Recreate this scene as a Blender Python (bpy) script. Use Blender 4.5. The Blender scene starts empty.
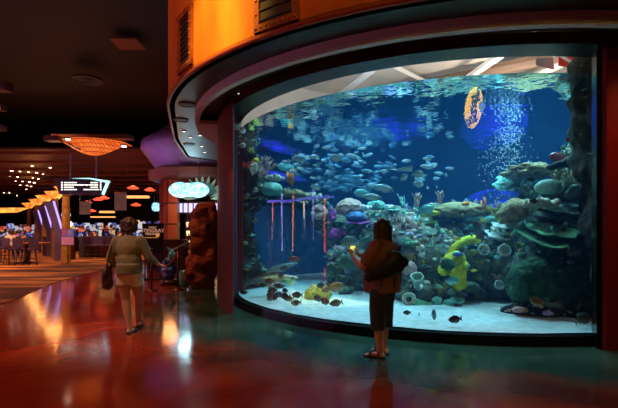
import bpy, bmesh, math, random
from math import sin, cos, pi, radians, atan2, sqrt, hypot
from mathutils import Vector, Matrix, noise
random.seed(7)
scn = bpy.context.scene
COL = scn.collection
F, HZ, CH = 440.0, 232.0, 1.46          # focal length in pixels, horizon row, eye height
CX, CY, RG = 3.076, 10.434, 4.75        # centre and radius of the cylindrical aquarium
RS = 6.11                               # radius of the copper drum above it
WZ = 3.52                               # water level
SAND = 0.14

def at(x, y, d):                        # photo direction at distance d -> point in the hall
    return Vector(((x - 309) / F * d, d, CH + (HZ - y) / F * d))
def onfloor(x, y, h=0.0):
    return at(x, y, F * (CH - h) / (y - HZ))
def ring(r, t, z=0.0):                  # t = 0 faces the camera side, positive to the left
    return Vector((CX - r * sin(t), CY - r * cos(t), z))
def ray_t(x, r, near=True):             # polar angle where the direction x meets radius r
    dx = (x - 309) / F
    a = dx * dx + 1; b = dx * CX + CY; q = b * b - a * (CX * CX + CY * CY - r * r)
    q = max(q, 0); s = (b - sqrt(q)) / a if near else (b + sqrt(q)) / a
    return atan2(CX - dx * s, CY - s)

# ------------------------------------------------------------ materials
def mat(name, c1, c2=None, scale=6.0, rough=0.6, metal=0.0, bump=0.0, bscale=None, emit=None, es=0.0,
        detail=4.0, kind='noise', lo=0.35, hi=0.65, stretch=(1, 1, 1), coat=0.0, spec=None, bdist=0.02):
    m = bpy.data.materials.new(name); m.use_nodes = True
    nt = m.node_tree; N = nt.nodes; L = nt.links
    b = N['Principled BSDF']
    b.inputs['Roughness'].default_value = rough
    b.inputs['Metallic'].default_value = metal
    if coat: b.inputs['Coat Weight'].default_value = coat; b.inputs['Coat Roughness'].default_value = 0.08
    if spec is not None: b.inputs['Specular IOR Level'].default_value = spec
    b.inputs['Base Color'].default_value = (*c1, 1)
    if c2 is not None or bump:
        tc = N.new('ShaderNodeTexCoord'); mp = N.new('ShaderNodeMapping'); mp.inputs['Scale'].default_value = stretch
        L.new(tc.outputs['Object'], mp.inputs['Vector'])
        def tex(sc):
            if kind == 'voronoi':
                t = N.new('ShaderNodeTexVoronoi'); t.inputs['Scale'].default_value = sc; o = t.outputs['Distance']
            elif kind == 'wave':
                t = N.new('ShaderNodeTexWave'); t.inputs['Scale'].default_value = sc; t.inputs['Distortion'].default_value = 9
                t.inputs['Detail'].default_value = 3; t.inputs['Detail Scale'].default_value = 1.6; o = t.outputs['Fac']
            else:
                t = N.new('ShaderNodeTexNoise'); t.inputs['Scale'].default_value = sc; t.inputs['Detail'].default_value = detail
                o = t.outputs['Fac']
            L.new(mp.outputs['Vector'], t.inputs['Vector']); return o
        if c2 is not None:
            r = N.new('ShaderNodeValToRGB'); L.new(tex(scale), r.inputs['Fac'])
            r.color_ramp.elements[0].position = lo; r.color_ramp.elements[0].color = (*c1, 1)
            r.color_ramp.elements[1].position = hi; r.color_ramp.elements[1].color = (*c2, 1)
            L.new(r.outputs['Color'], b.inputs['Base Color'])
        if bump:
            bp = N.new('ShaderNodeBump'); bp.inputs['Strength'].default_value = bump; bp.inputs['Distance'].default_value = bdist
            L.new(tex(bscale or scale), bp.inputs['Height']); L.new(bp.outputs['Normal'], b.inputs['Normal'])
    if emit is not None:
        b.inputs['Emission Color'].default_value = (*emit, 1); b.inputs['Emission Strength'].default_value = es
    return m

def glow(name, c, s): return mat(name, tuple(0.3 * k for k in c), rough=0.5, emit=c, es=s)

# ------------------------------------------------------------ mesh helpers
def BM(): return bmesh.new()
def link(name, bm, m=None, parent=None, smooth=False, loc=None):
    me = bpy.data.meshes.new(name); bmesh.ops.recalc_face_normals(bm, faces=bm.faces[:]) if bm.faces else None
    bm.to_mesh(me); bm.free()
    o = bpy.data.objects.new(name, me); COL.objects.link(o)
    if m is not None:
        for k in (m if isinstance(m, (list, tuple)) else [m]): me.materials.append(k)
    if parent is not None: o.parent = parent
    if loc is not None: o.location = loc
    if smooth:
        for p in me.polygons: p.use_smooth = True
    return o
def tag(o, label, cat, group=None, kind=None):
    o['label'] = label; o['category'] = cat
    if group: o['group'] = group
    if kind: o['kind'] = kind
    return o
def struct(o, label=None):
    o['kind'] = 'structure'
    if label: o['label'] = label
    return o
def thing(name, label, cat, loc=(0, 0, 0), rz=0.0, group=None, rot=None):
    o = bpy.data.objects.new(name, None); COL.objects.link(o); o.empty_display_size = 0.1
    o.location = loc; o.rotation_euler = rot if rot else (0, 0, rz)
    return tag(o, label, cat, group)
def dup(root, loc=None, rz=None, label=None, group=None, scale=None):
    r = root.copy(); COL.objects.link(r)
    if loc is not None: r.location = loc
    if rz is not None: r.rotation_euler = (0, 0, rz)
    if scale is not None: r.scale = (scale,) * 3 if not hasattr(scale, '__len__') else scale
    if label: r['label'] = label
    if group: r['group'] = group
    for ch in list(root.children):
        c = ch.copy(); COL.objects.link(c); c.parent = r
        for g in ch.children:
            d = g.copy(); COL.objects.link(d); d.parent = c
    return r

def box(bm, c, s, rz=0.0, mi=0, M=None):
    mt = Matrix.Translation(c) @ Matrix.Rotation(rz, 4, 'Z') @ Matrix.Diagonal((*s, 1))
    if M is not None: mt = M @ mt
    r = bmesh.ops.create_cube(bm, size=1, matrix=mt)
    fs = set(f for v in r['verts'] for f in v.link_faces)
    for f in fs: f.material_index = mi
    return r['verts']
def bevel(bm, w=0.01, seg=2):
    bmesh.ops.bevel(bm, geom=bm.edges[:], offset=w, segments=seg, affect='EDGES', clamp_overlap=True)
def frame_of(d):
    d = d.normalized(); u = Vector((0, 0, 1)) if abs(d.z) < 0.95 else Vector((1, 0, 0))
    a = d.cross(u).normalized(); return a, d.cross(a).normalized()
def tube(bm, pts, rad, n=8, cap=True, mi=0, flat=(1, 1)):
    pts = [Vector(p) for p in pts]
    if not hasattr(rad, '__len__'): rad = [rad] * len(pts)
    rings = []; a = None
    for i, p in enumerate(pts):
        d = (pts[min(i + 1, len(pts) - 1)] - pts[max(i - 1, 0)])
        if d.length < 1e-7: d = Vector((0, 0, 1))
        if a is None: a, b = frame_of(d)
        else:
            dn = d.normalized(); a = (a - dn * a.dot(dn)).normalized(); b = dn.cross(a)
        rings.append([bm.verts.new(p + (a * cos(2 * pi * k / n) * flat[0] + b * sin(2 * pi * k / n) * flat[1]) * rad[i]) for k in range(n)])
    for r0, r1 in zip(rings, rings[1:]):
        for k in range(n):
            f = bm.faces.new((r0[k], r0[(k + 1) % n], r1[(k + 1) % n], r1[k])); f.material_index = mi
    if cap:
        bm.faces.new(rings[0][::-1]).material_index = mi; bm.faces.new(rings[-1]).material_index = mi
    return rings
def lathe(bm, prof, n=24, M=None, wob=0.0, mi=0, close=False, seed=0):
    rings = []
    for r, z in prof:
        rg = []
        for k in range(n):
            a = 2 * pi * k / n
            w = 1 + wob * noise.noise(Vector((cos(a) * 1.7 + seed, sin(a) * 1.7, seed * 1.3)))
            v = Vector((r * w * cos(a), r * w * sin(a), z))
            rg.append(bm.verts.new(M @ v if M else v))
        rings.append(rg)
    for r0, r1 in zip(rings, rings[1:]):
        for k in range(n):
            bm.faces.new((r0[k], r0[(k + 1) % n], r1[(k + 1) % n], r1[k])).material_index = mi
    bm.faces.new(rings[0][::-1]).material_index = mi; bm.faces.new(rings[-1]).material_index = mi
def prism(bm, poly, ext, mi=0):          # poly: 3D points, ext: extrusion vector
    a = [bm.verts.new(Vector(p)) for p in poly]; b = [bm.verts.new(Vector(p) + Vector(ext)) for p in poly]
    n = len(a)
    bm.faces.new(a[::-1]).material_index = mi; bm.faces.new(b).material_index = mi
    for k in range(n): bm.faces.new((a[k], a[(k + 1) % n], b[(k + 1) % n], b[k])).material_index = mi
def ball(bm, c, r, seg=16, rings=10, M=None, mi=0):
    r = (r, r, r) if not hasattr(r, '__len__') else r
    mt = Matrix.Translation(c) @ (M if M is not None else Matrix()) @ Matrix.Diagonal((*r, 1))
    vs_ = []; top = bm.verts.new(mt @ Vector((0, 0, 1))); bot = bm.verts.new(mt @ Vector((0, 0, -1))); prev = None
    for j in range(1, rings):
        f = pi * j / rings; cur = [bm.verts.new(mt @ Vector((sin(f) * cos(2 * pi * i / seg), sin(f) * sin(2 * pi * i / seg), cos(f)))) for i in range(seg)]
        for i in range(seg):
            i2 = (i + 1) % seg
            fc = bm.faces.new((top, cur[i], cur[i2])) if prev is None else bm.faces.new((prev[i], cur[i], cur[i2], prev[i2])); fc.material_index = mi
        vs_ += cur; prev = cur
    for i in range(seg): bm.faces.new((prev[(i + 1) % seg], prev[i], bot)).material_index = mi
    return vs_
def arcshell(bm, r0, r1, z0, z1, t0, t1, n=64, mi=0):   # a solid ring piece around the aquarium's centre
    rows = []
    for i in range(n + 1):
        t = t0 + (t1 - t0) * i / n
        rows.append([bm.verts.new(ring(r, t, z)) for r, z in ((r0, z0), (r1, z0), (r1, z1), (r0, z1))])
    full = abs(abs(t1 - t0) - 2 * pi) < 1e-4
    for a, b in zip(rows, rows[1:]):
        for k in range(4): bm.faces.new((a[k], a[(k + 1) % 4], b[(k + 1) % 4], b[k])).material_index = mi
    if not full: bm.faces.new(rows[0][::-1]); bm.faces.new(rows[-1])
    else: bmesh.ops.remove_doubles(bm, verts=bm.verts[:], dist=1e-4)
def displace(bm, amp, sc, seed=0.0, amp2=0.0, sc2=1.0):
    bm.normal_update()
    for v in bm.verts:
        p = v.co * sc + Vector((seed, seed * .7, -seed))
        d = amp * noise.noise(p)
        if amp2: d += amp2 * noise.noise(v.co * sc2 + Vector((seed, 3, 1)))
        v.co += v.normal * d
TMP = bpy.data.scenes.new('workshop')
def evaluated_mesh(o):
    """apply an object's modifiers in a small empty scene, which keeps this quick"""
    COL.objects.unlink(o); TMP.collection.objects.link(o)
    vl = TMP.view_layers[0]; vl.update(); dg = vl.depsgraph
    me = bpy.data.meshes.new_from_object(o.evaluated_get(dg)); TMP.collection.objects.unlink(o); return me
def remeshed(name, bm, voxel, smooth_it=0, m=None, parent=None, loc=None, rough=None, seed=0.0):
    """union of all the overlapping pieces in bm as one continuous skin"""
    o = link(name + '_t', bm)
    r = o.modifiers.new('r', 'REMESH'); r.mode = 'VOXEL'; r.voxel_size = voxel; r.adaptivity = 0
    if smooth_it:
        s = o.modifiers.new('s', 'SMOOTH'); s.iterations = smooth_it; s.factor = 0.6
    me = evaluated_mesh(o); me.name = name
    src = o.data; bpy.data.objects.remove(o); bpy.data.meshes.remove(src)
    if rough:
        b2 = bmesh.new(); b2.from_mesh(me); b2.normal_update()
        for v in b2.verts:
            d = 0
            for amp, sc in rough: d += amp * noise.noise(v.co * sc + Vector((seed, -seed, seed * .5)))
            v.co += v.normal * d
        b2.to_mesh(me); b2.free()
    me.materials.clear()
    if m: me.materials.append(m)
    for p in me.polygons: p.use_smooth = True
    q = bpy.data.objects.new(name, me); COL.objects.link(q)
    if parent: q.parent = parent
    if loc is not None: q.location = loc
    return q
def text(body, size, m, M, parent=None, name='lettering', depth=0.004, align='CENTER', bold=0.0):
    cu = bpy.data.curves.new(name, 'FONT'); cu.body = body; cu.size = size; cu.extrude = depth; cu.align_x = align; cu.align_y = 'CENTER'
    cu.offset = bold; cu.resolution_u = 2
    o = bpy.data.objects.new(name + '_t', cu); COL.objects.link(o)
    me = evaluated_mesh(o); bpy.data.objects.remove(o)
    me.transform(M); me.materials.clear(); me.materials.append(m)
    q = bpy.data.objects.new(name, me); COL.objects.link(q)
    if parent: q.parent = parent
    return q
def lamp(kind, loc, energy, color, size=0.3, target=None, spot=60, blend=0.6, name='light'):
    l = bpy.data.lights.new(name, kind); l.energy = energy; l.color = color
    if kind == 'AREA': l.size = size
    elif kind in ('POINT', 'SPOT'): l.shadow_soft_size = size
    if kind == 'SPOT': l.spot_size = radians(spot); l.spot_blend = blend
    o = bpy.data.objects.new(name, l); COL.objects.link(o); o.location = loc
    if target is not None:
        o.rotation_euler = (Vector(target) - Vector(loc)).to_track_quat('-Z', 'Y').to_euler()
    return o

# ------------------------------------------------------------ camera
cam = bpy.data.cameras.new('camera'); co = bpy.data.objects.new('camera', cam); COL.objects.link(co)
cam.sensor_width = 36; cam.sensor_fit = 'HORIZONTAL'; cam.lens = F / 618 * 36
cam.shift_y = (HZ - 204) / 618
cam.clip_start = 0.05; cam.clip_end = 300
co.location = (0, 0, CH); co.rotation_euler = (pi / 2, 0, 0)
scn.camera = co
vs = scn.view_settings; vs.view_transform = 'Standard'; vs.look = 'None'; vs.gamma = 1; vs.exposure = 0
scn.cycles.use_denoising = True
scn.cycles.max_bounces = 10; scn.cycles.transparent_max_bounces = 12
scn.cycles.sample_clamp_indirect = 6
w = bpy.data.worlds.new('world'); scn.world = w; w.use_nodes = True
w.node_tree.nodes['Background'].inputs['Color'].default_value = (0.02, 0.01, 0.012, 1)
w.node_tree.nodes['Background'].inputs['Strength'].default_value = 0.05
# ------------------------------------------------------------ the hall
black = mat('black_paint', (0.006, 0.006, 0.007), rough=0.7)
def floor_mat():
    m = bpy.data.materials.new('stained_concrete'); m.use_nodes = True; nt = m.node_tree; N = nt.nodes; L = nt.links
    b = N['Principled BSDF']; tc = N.new('ShaderNodeTexCoord'); b.inputs['Specular IOR Level'].default_value = .38
    n1 = N.new('ShaderNodeTexNoise'); n1.inputs['Scale'].default_value = 0.9; n1.inputs['Detail'].default_value = 6; n1.inputs['Distortion'].default_value = 0.8
    L.new(tc.outputs['Object'], n1.inputs['Vector'])
    red = N.new('ShaderNodeValToRGB'); red.color_ramp.elements[0].position = .3; red.color_ramp.elements[1].position = .72
    red.color_ramp.elements[0].color = (0.20, 0.010, 0.003, 1); red.color_ramp.elements[1].color = (0.55, 0.050, 0.012, 1)
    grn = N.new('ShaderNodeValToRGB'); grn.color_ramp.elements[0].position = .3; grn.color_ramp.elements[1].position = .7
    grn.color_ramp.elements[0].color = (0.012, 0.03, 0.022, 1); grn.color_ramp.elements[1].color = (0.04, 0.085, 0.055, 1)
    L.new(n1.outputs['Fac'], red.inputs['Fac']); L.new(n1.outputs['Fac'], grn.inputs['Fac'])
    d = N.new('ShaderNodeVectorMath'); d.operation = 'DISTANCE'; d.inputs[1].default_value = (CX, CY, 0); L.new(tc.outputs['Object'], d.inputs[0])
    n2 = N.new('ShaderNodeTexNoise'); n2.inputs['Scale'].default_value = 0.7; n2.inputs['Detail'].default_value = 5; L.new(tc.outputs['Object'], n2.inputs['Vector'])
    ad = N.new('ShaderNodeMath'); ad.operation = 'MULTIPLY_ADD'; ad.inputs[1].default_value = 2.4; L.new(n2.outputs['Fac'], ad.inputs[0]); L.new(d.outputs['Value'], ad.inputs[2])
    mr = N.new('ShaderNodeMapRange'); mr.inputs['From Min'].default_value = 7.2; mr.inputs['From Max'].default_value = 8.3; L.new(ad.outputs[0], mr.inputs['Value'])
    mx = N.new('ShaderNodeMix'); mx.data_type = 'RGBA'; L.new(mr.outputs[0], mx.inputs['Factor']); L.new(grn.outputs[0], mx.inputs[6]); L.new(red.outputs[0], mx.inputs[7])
    L.new(mx.outputs[2], b.inputs['Base Color'])
    n3 = N.new('ShaderNodeTexNoise'); n3.inputs['Scale'].default_value = 3; n3.inputs['Detail'].default_value = 6; L.new(tc.outputs['Object'], n3.inputs['Vector'])
    rr = N.new('ShaderNodeMapRange'); rr.inputs['To Min'].default_value = 0.04; rr.inputs['To Max'].default_value = 0.17; L.new(n3.outputs['Fac'], rr.inputs['Value']); L.new(rr.outputs[0], b.inputs['Roughness'])
    bp = N.new('ShaderNodeBump'); bp.inputs['Strength'].default_value = .06; bp.inputs['Distance'].default_value = .01; L.new(n3.outputs['Fac'], bp.inputs['Height']); L.new(bp.outputs[0], b.inputs['Normal'])
    return m
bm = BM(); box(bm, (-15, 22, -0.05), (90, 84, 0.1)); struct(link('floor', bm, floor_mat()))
bm = BM(); box(bm, (-15, 22, 9.05), (90, 84, 0.1)); struct(link('ceiling', bm, black))
dwall = mat('dark_wall', (0.02, 0.008, 0.006), rough=0.6)
bm = BM(); box(bm, (-60.1, 22, 4.5), (.2, 84, 9)); struct(link('wall_left', bm, dwall))
bm = BM(); box(bm, (30.1, 22, 4.5), (.2, 84, 9)); struct(link('wall_right', bm, dwall))
bm = BM(); box(bm, (-15, 64.1, 4.5), (90, .2, 9)); struct(link('wall_far', bm, dwall))
bm = BM(); box(bm, (-15, -20.1, 4.5), (90, .2, 9)); struct(link('wall_behind', bm, dwall))
# lower coffered ceiling over the gaming floor
lowc = mat('gaming_ceiling', (0.08, 0.022, 0.014), (0.16, 0.045, 0.028), scale=0.4, rough=0.5)
bm = BM(); box(bm, (-34, 45, 6.6), (52, 36, .12))
struct(link('ceiling_gaming', bm, lowc))
trim = mat('ceiling_rib', (0.22, 0.06, 0.04), rough=0.5)
for k in range(9):
    bm = BM(); box(bm, (-34, 28 + k * 3.6, 6.46), (51, .12, .16)); struct(link('trim_%d' % (k + 1), bm, trim))
# ------------------------------------------------------------ copper drum, soffit, lintel
def copper():
    m = mat('copper_drum', (0.55, 0.09, 0.008), (0.90, 0.30, 0.035), scale=1.1, rough=0.42, metal=0.35, bump=0.25, bscale=5, stretch=(1, 1, .35), lo=.3, hi=.75, bdist=.03)
    return m
cop = copper()
tb = ray_t(167.5, RS)                      # where the drum turns away towards the back
P1 = ring(RS, tb)
outl = [ring(RS, -1.9 + (tb + 1.9) * i / 90) for i in range(91)] + [Vector((-3.55, 11.6, 0)), Vector((-3.95, 14.2, 0)), Vector((-3.0, 15.3, 0)), Vector((-1.5, 16.0, 0))]
SZ = 3.9
bm = BM()
cc = Vector((CX, CY, 0))
inn = [cc + (p - cc).normalized() * ((p - cc).length - .12) for p in outl]
rows = [[bm.verts.new(Vector((q.x, q.y, z))) for q, z in ((a, SZ), (b, SZ), (b, 9), (a, 9))] for a, b in zip(outl, inn)]
for a, b in zip(rows, rows[1:]):
    for k in range(4): bm.faces.new((a[k], a[(k + 1) % 4], b[(k + 1) % 4], b[k]))
bm.faces.new(rows[0][::-1]); bm.faces.new(rows[-1])
struct(link('wall_drum', bm, cop), 'curved copper wall above the aquarium')
# lip of the drum
bm = BM(); tube(bm, [Vector((p.x, p.y, SZ + .02)) for p in outl], .035, n=8)
struct(link('trim_10', bm, mat('drum_lip', (0.35, 0.06, 0.015), rough=.4, metal=.4), smooth=True))
# soffit between the drum and the glass
RF = 5.09
soff = mat('soffit_metal', (0.05, 0.055, 0.05), (0.085, 0.085, 0.075), scale=2.5, rough=0.42, metal=0.7, bump=.05, bscale=3)
bm = BM()
rows = []
for p in outl:
    d = (p - cc).normalized(); q = cc + d * min(RF, (p - cc).length)
    rows.append([bm.verts.new(Vector((v.x, v.y, z))) for v, z in ((p, SZ), (q, SZ), (q, SZ + .08), (p, SZ + .08))])
for a, b in zip(rows, rows[1:]):
    for k in range(4): bm.faces.new((a[k], a[(k + 1) % 4], b[(k + 1) % 4], b[k]))
bm.faces.new(rows[0][::-1]); bm.faces.new(rows[-1])
struct(link('ceiling_soffit', bm, soff), 'dark metal underside of the drum')
redp = mat('oxblood_panel', (0.04, 0.003, 0.002), (0.06, 0.005, 0.003), scale=1.5, rough=0.6, spec=.12)
tL = ray_t(233, 5.14); tR = ray_t(597.5, RG)
bm = BM(); arcshell(bm, RG - .1, RF, 3.77, SZ, -1.6, tL + .5, 90); struct(link('trim_11', bm, redp), 'dark red lintel above the glass')
frm = mat('black_frame', (0.012, 0.014, 0.014), rough=0.25, metal=.6)
bm = BM(); arcshell(bm, RG - .06, RF - .015, 3.755, 3.772, tR, tL + .3, 80); struct(link('trim_12', bm, frm))
bm = BM(); arcshell(bm, RG - .12, RG + .05, 0, .12, tR - .1, tL + .4, 80); struct(link('trim_13', bm, frm), 'black plinth under the glass')
# posts at both ends of the glass
tT = ray_t(232.9, 4.79) + .03
pa = [ring(5.14, tL + (tT + .12 - tL) * i / 16) for i in range(17)] + [ring(4.6, tT + .12), ring(4.6, tT), ring(4.77, tT)]
bm = BM(); prism(bm, pa, (0, 0, 3.77)); redq = mat('oxblood_post', (0.11, 0.007, 0.005), (0.16, 0.012, 0.007), scale=1.5, rough=0.5, spec=.2); struct(link('wall_left_post', bm, redq), 'dark red post at the left end of the glass')
tRo = ray_t(596.5, 4.95)
bm = BM(); prism(bm, [ring(4.6, tR - .01), ring(4.95, tRo), ring(4.95, tRo - .014), ring(4.6, tR - .014)], (0, 0, 3.77)); struct(link('trim_14', bm, frm))
bm = BM(); prism(bm, [ring(4.6, tR - .015), ring(4.95, tRo - .015)] + [ring(5.0, tRo - .02 + (-1.2 - tRo) * i / 16) for i in range(17)] + [ring(4.6, -1.2)], (0, 0, 3.77)); struct(link('wall_right_post', bm, mat('red_end_wall', (0.15, 0.006, 0.005), (0.20, 0.009, 0.006), scale=1.2, rough=.5)), 'dark red wall at the right end of the glass')
# ------------------------------------------------------------ aquarium shell
def glass_mat():
    m = bpy.data.materials.new('acrylic_window'); m.use_nodes = True; nt = m.node_tree; N = nt.nodes; L = nt.links
    N.remove(N['Principled BSDF']); out = N['Material Output']
    tr = N.new('ShaderNodeBsdfTransparent'); tr.inputs[0].default_value = (.93, .97, .98, 1)
    gl = N.new('ShaderNodeBsdfGlossy'); gl.inputs['Roughness'].default_value = 0.0
    fr = N.new('ShaderNodeFresnel'); fr.inputs['IOR'].default_value = 1.45
    gm = N.new('ShaderNodeNewGeometry'); 
    # the sheet is thin: use |N.I| by mirroring the back side
    mu = N.new('ShaderNodeMath'); mu.operation = 'MULTIPLY'
    inv = N.new('ShaderNodeMath'); inv.operation = 'SUBTRACT'; inv.inputs[0].default_value = 1; L.new(gm.outputs['Backfacing'], inv.inputs[1])
    L.new(fr.outputs[0], mu.inputs[0]); L.new(inv.outputs[0], mu.inputs[1])
    mx = N.new('ShaderNodeMixShader'); L.new(mu.outputs[0], mx.inputs[0]); L.new(tr.outputs[0], mx.inputs[1]); L.new(gl.outputs[0], mx.inputs[2])
    L.new(mx.outputs[0], out.inputs['Surface']); return m
bm = BM(); n = 120; t0, t1 = tR - .02, tL + .35
rows = [[bm.verts.new(ring(RG, t0 + (t1 - t0) * i / n, z)) for z in (.11, 3.78)] for i in range(n + 1)]
for a, b in zip(rows, rows[1:]): bm.faces.new((a[0], a[1], b[1], b[0]))
me = bpy.data.meshes.new('window_1'); bm.normal_update()
g = link('window_1', bm, glass_mat(), smooth=True); struct(g, 'curved acrylic viewing window of the aquarium')
# normals outwards
if g.data.polygons[0].normal.dot(g.data.polygons[0].center - Vector((CX, CY, 2))) < 0: g.data.flip_normals()
blueback = mat('tank_wall_paint', (0.012, 0.07, 0.20), (0.02, 0.11, 0.27), scale=.5, rough=.8)
bm = BM(); arcshell(bm, RG + .02, RG + .2, 0, 3.75, tL + .3, 2 * pi + tR - .03, 120); struct(link('wall_tank', bm, blueback), 'deep blue rear wall inside the aquarium')
# sand bed with gentle dunes
sandm = mat('tank_sand', (0.46, 0.50, 0.50), (0.62, 0.64, 0.60), scale=9, rough=.95, bump=.4, bscale=14)
bm = BM()
NR, NA = 30, 96
ctr = bm.verts.new((CX, CY, SAND + .03)); prev = None
for i in range(1, NR + 1):
    r = (RG - .06) * i / NR; cur = []
    for k in range(NA):
        p = ring(r, 2 * pi * k / NA)
        z = SAND + .05 * (1 - (i / NR) ** 4) + .05 * noise.noise(Vector((p.x * .8, p.y * .8, 0))) * (1 - (i / NR) ** 6) + .012 * noise.noise(Vector((p.x * 5, p.y * 5, 2)))
        cur.append(bm.verts.new((p.x, p.y, z)))
    for k in range(NA):
        if prev is None: bm.faces.new((ctr, cur[k], cur[(k + 1) % NA]))
        else: bm.faces.new((prev[k], cur[k], cur[(k + 1) % NA], prev[(k + 1) % NA]))
    prev = cur
so = link('sand_bed', bm, sandm, smooth=True); tag(so, 'pale rippled sand covering the bottom of the aquarium', 'sand', kind='stuff')
bm = BM(); bmesh.ops.create_circle(bm, cap_ends=True, segments=96, radius=RG - .06, matrix=Matrix.Translation((CX, CY, .1))); struct(link('floor_tank', bm, frm))
# water surface: seen from below it mirrors past the critical angle
def surf_mat():
    m = bpy.data.materials.new('water_surface'); m.use_nodes = True; nt = m.node_tree; N = nt.nodes; L = nt.links
    N.remove(N['Principled BSDF']); out = N['Material Output']
    tc = N.new('ShaderNodeTexCoord'); no = N.new('ShaderNodeTexNoise'); no.inputs['Scale'].default_value = 2.2; no.inputs['Detail'].default_value = 3
    L.new(tc.outputs['Object'], no.inputs['Vector'])
    bp = N.new('ShaderNodeBump'); bp.inputs['Strength'].default_value = .3; bp.inputs['Distance'].default_value = .05; L.new(no.outputs['Fac'], bp.inputs['Height'])
    tr = N.new('ShaderNodeBsdfTransparent'); gl = N.new('ShaderNodeBsdfGlossy'); gl.inputs['Roughness'].default_value = 0.03
    gl.inputs['Color'].default_value = (.8, .93, 1, 1)
    fr = N.new('ShaderNodeFresnel'); fr.inputs['IOR'].default_value = 1.33
    L.new(bp.outputs[0], gl.inputs['Normal'])
    mx = N.new('ShaderNodeMixShader'); L.new(fr.outputs[0], mx.inputs[0]); L.new(tr.outputs[0], mx.inputs[1]); L.new(gl.outputs[0], mx.inputs[2])
    L.new(mx.outputs[0], out.inputs['Surface']); return m
bm = BM(); bmesh.ops.create_circle(bm, cap_ends=True, segments=128, radius=RG - .01, matrix=Matrix.Translation((CX, CY, WZ)))
ws = link('water_surface', bm, surf_mat()); tag(ws, 'rippling water surface seen from below near the top of the tank', 'water', kind='stuff')
if ws.data.polygons[0].normal.z < 0: ws.data.flip_normals()
# the water itself
def water_vol():
    m = bpy.data.materials.new('water_body'); m.use_nodes = True; nt = m.node_tree; N = nt.nodes; L = nt.links
    N.remove(N['Principled BSDF']); out = N['Material Output']
    t = N.new('ShaderNodeBsdfTransparent'); L.new(t.outputs[0], out.inputs['Surface'])
    a = N.new('ShaderNodeVolumeAbsorption'); a.inputs['Color'].default_value = (.10, .70, .86, 1); a.inputs['Density'].default_value = WATER_ABS
    s = N.new('ShaderNodeVolumeScatter'); s.inputs['Color'].default_value = (.10, .42, 1, 1); s.inputs['Density'].default_value = WATER_SCA; s.inputs['Anisotropy'].default_value = .2
    ad = N.new('ShaderNodeAddShader'); L.new(a.outputs[0], ad.inputs[0]); L.new(s.outputs[0], ad.inputs[1]); L.new(ad.outputs[0], out.inputs['Volume']); return m
WATER_ABS, WATER_SCA = 0.13, 0.022
bm = BM(); bmesh.ops.create_cone(bm, cap_ends=True, segments=128, radius1=RG - .015, radius2=RG - .015, depth=WZ - .02 - .105, matrix=Matrix.Translation((CX, CY, (WZ - .02 + .105) / 2)))
wv = link('water_body', bm, water_vol()); tag(wv, 'clear blue water filling the aquarium', 'water', kind='stuff')
# room over the water, seen through the strip of glass above the water line
beige = mat('plant_room_wall', (0.60, 0.54, 0.47), (0.72, 0.64, 0.56), scale=1.2, rough=.8)
bm = BM(); arcshell(bm, 5.5, 5.6, 3.75, 6.6, 0, 2 * pi, 90); struct(link('wall_plant_room', bm, beige))
bm = BM(); arcshell(bm, RG - .1, 5.55, 3.72, 3.80, tL + .3, 2 * pi + tR - .1, 90); struct(link('trim_15', bm, beige))
bm = BM(); bmesh.ops.create_cone(bm, cap_ends=True, segments=64, radius1=5.55, radius2=5.55, depth=.1, matrix=Matrix.Translation((CX, CY, 6.35))); struct(link('ceiling_plant_room', bm, beige))
beamm = mat('white_beam', (0.75, 0.72, 0.68), rough=.5); beamd = mat('brown_beam', (.16, .10, .07), rough=.6)
for i, (a, b, w_) in enumerate([((-1.2, 11), (7.2, 8.5), .09), ((1, 14.6), (3.6, 6.6), .12), ((4.2, 15), (5.4, 6.3), .1), ((-0.8, 9), (4.5, 14.5), .07), ((2.2, 14.5), (8, 10.2), .16), ((6.0, 14), (7.4, 8.0), .12)]):
    bm = BM(); tube(bm, [(a[0], a[1], 6.1 - .12 * (i % 3)), (b[0], b[1], 6.1 - .12 * (i % 3))], w_, n=4 if i % 2 else 10)
    tag(link('ceiling_beam', bm, beamm if i != 4 else beamd), ['long pale pipe crossing the room above the water', 'white square beam above the water towards the middle', 'pale round beam above the water near the flags', 'thin white pipe running diagonally above the left water line', 'thick brown duct above the water line', 'white square beam above the right end of the water'][i], 'beam')
lampglow = glow('room_lamp_glow', (1, .97, .9), 14)
for i, (x, y) in enumerate([(0.2, 9.6), (1.7, 10.6), (2.9, 9.0), (4.9, 9.6), (5.4, 7.9)]):
    t = thing('tank_light', ['round lamp over the left end of the water', 'round lamp above the water, second from the left end', 'round lamp over the water near the middle', 'round lamp over the water beyond the logo', 'round lamp over the right end of the water'][i], 'lamp', (x, y, 5.75))
    bm = BM(); lathe(bm, [(.05, .35), (.06, .2), (.2, .12), (.24, 0), (.22, 0), (.18, .1), (.03, .16)], 24); link('shade', bm, beamm, t, True)
    bm = BM(); ball(bm, (0, 0, .07), (.13, .13, .06)); link('bulb', bm, lampglow, t, True)
    lamp('SPOT', (x, y, 5.68), 700 if i < 3 else 1000, (.34, .80, 1), .18, (x * .8 + CX * .2, y - .4, 0), 105, .7)
lamp('AREA', (CX - 2.2, CY - .8, 4.3), 230, (.9, .93, 1), .8, (CX - 2.2, CY - .8, 9))
lamp('AREA', (CX + 2, CY + .6, 4.3), 150, (1, .82, .65), .8, (CX + 2, CY + .6, 9))
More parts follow.
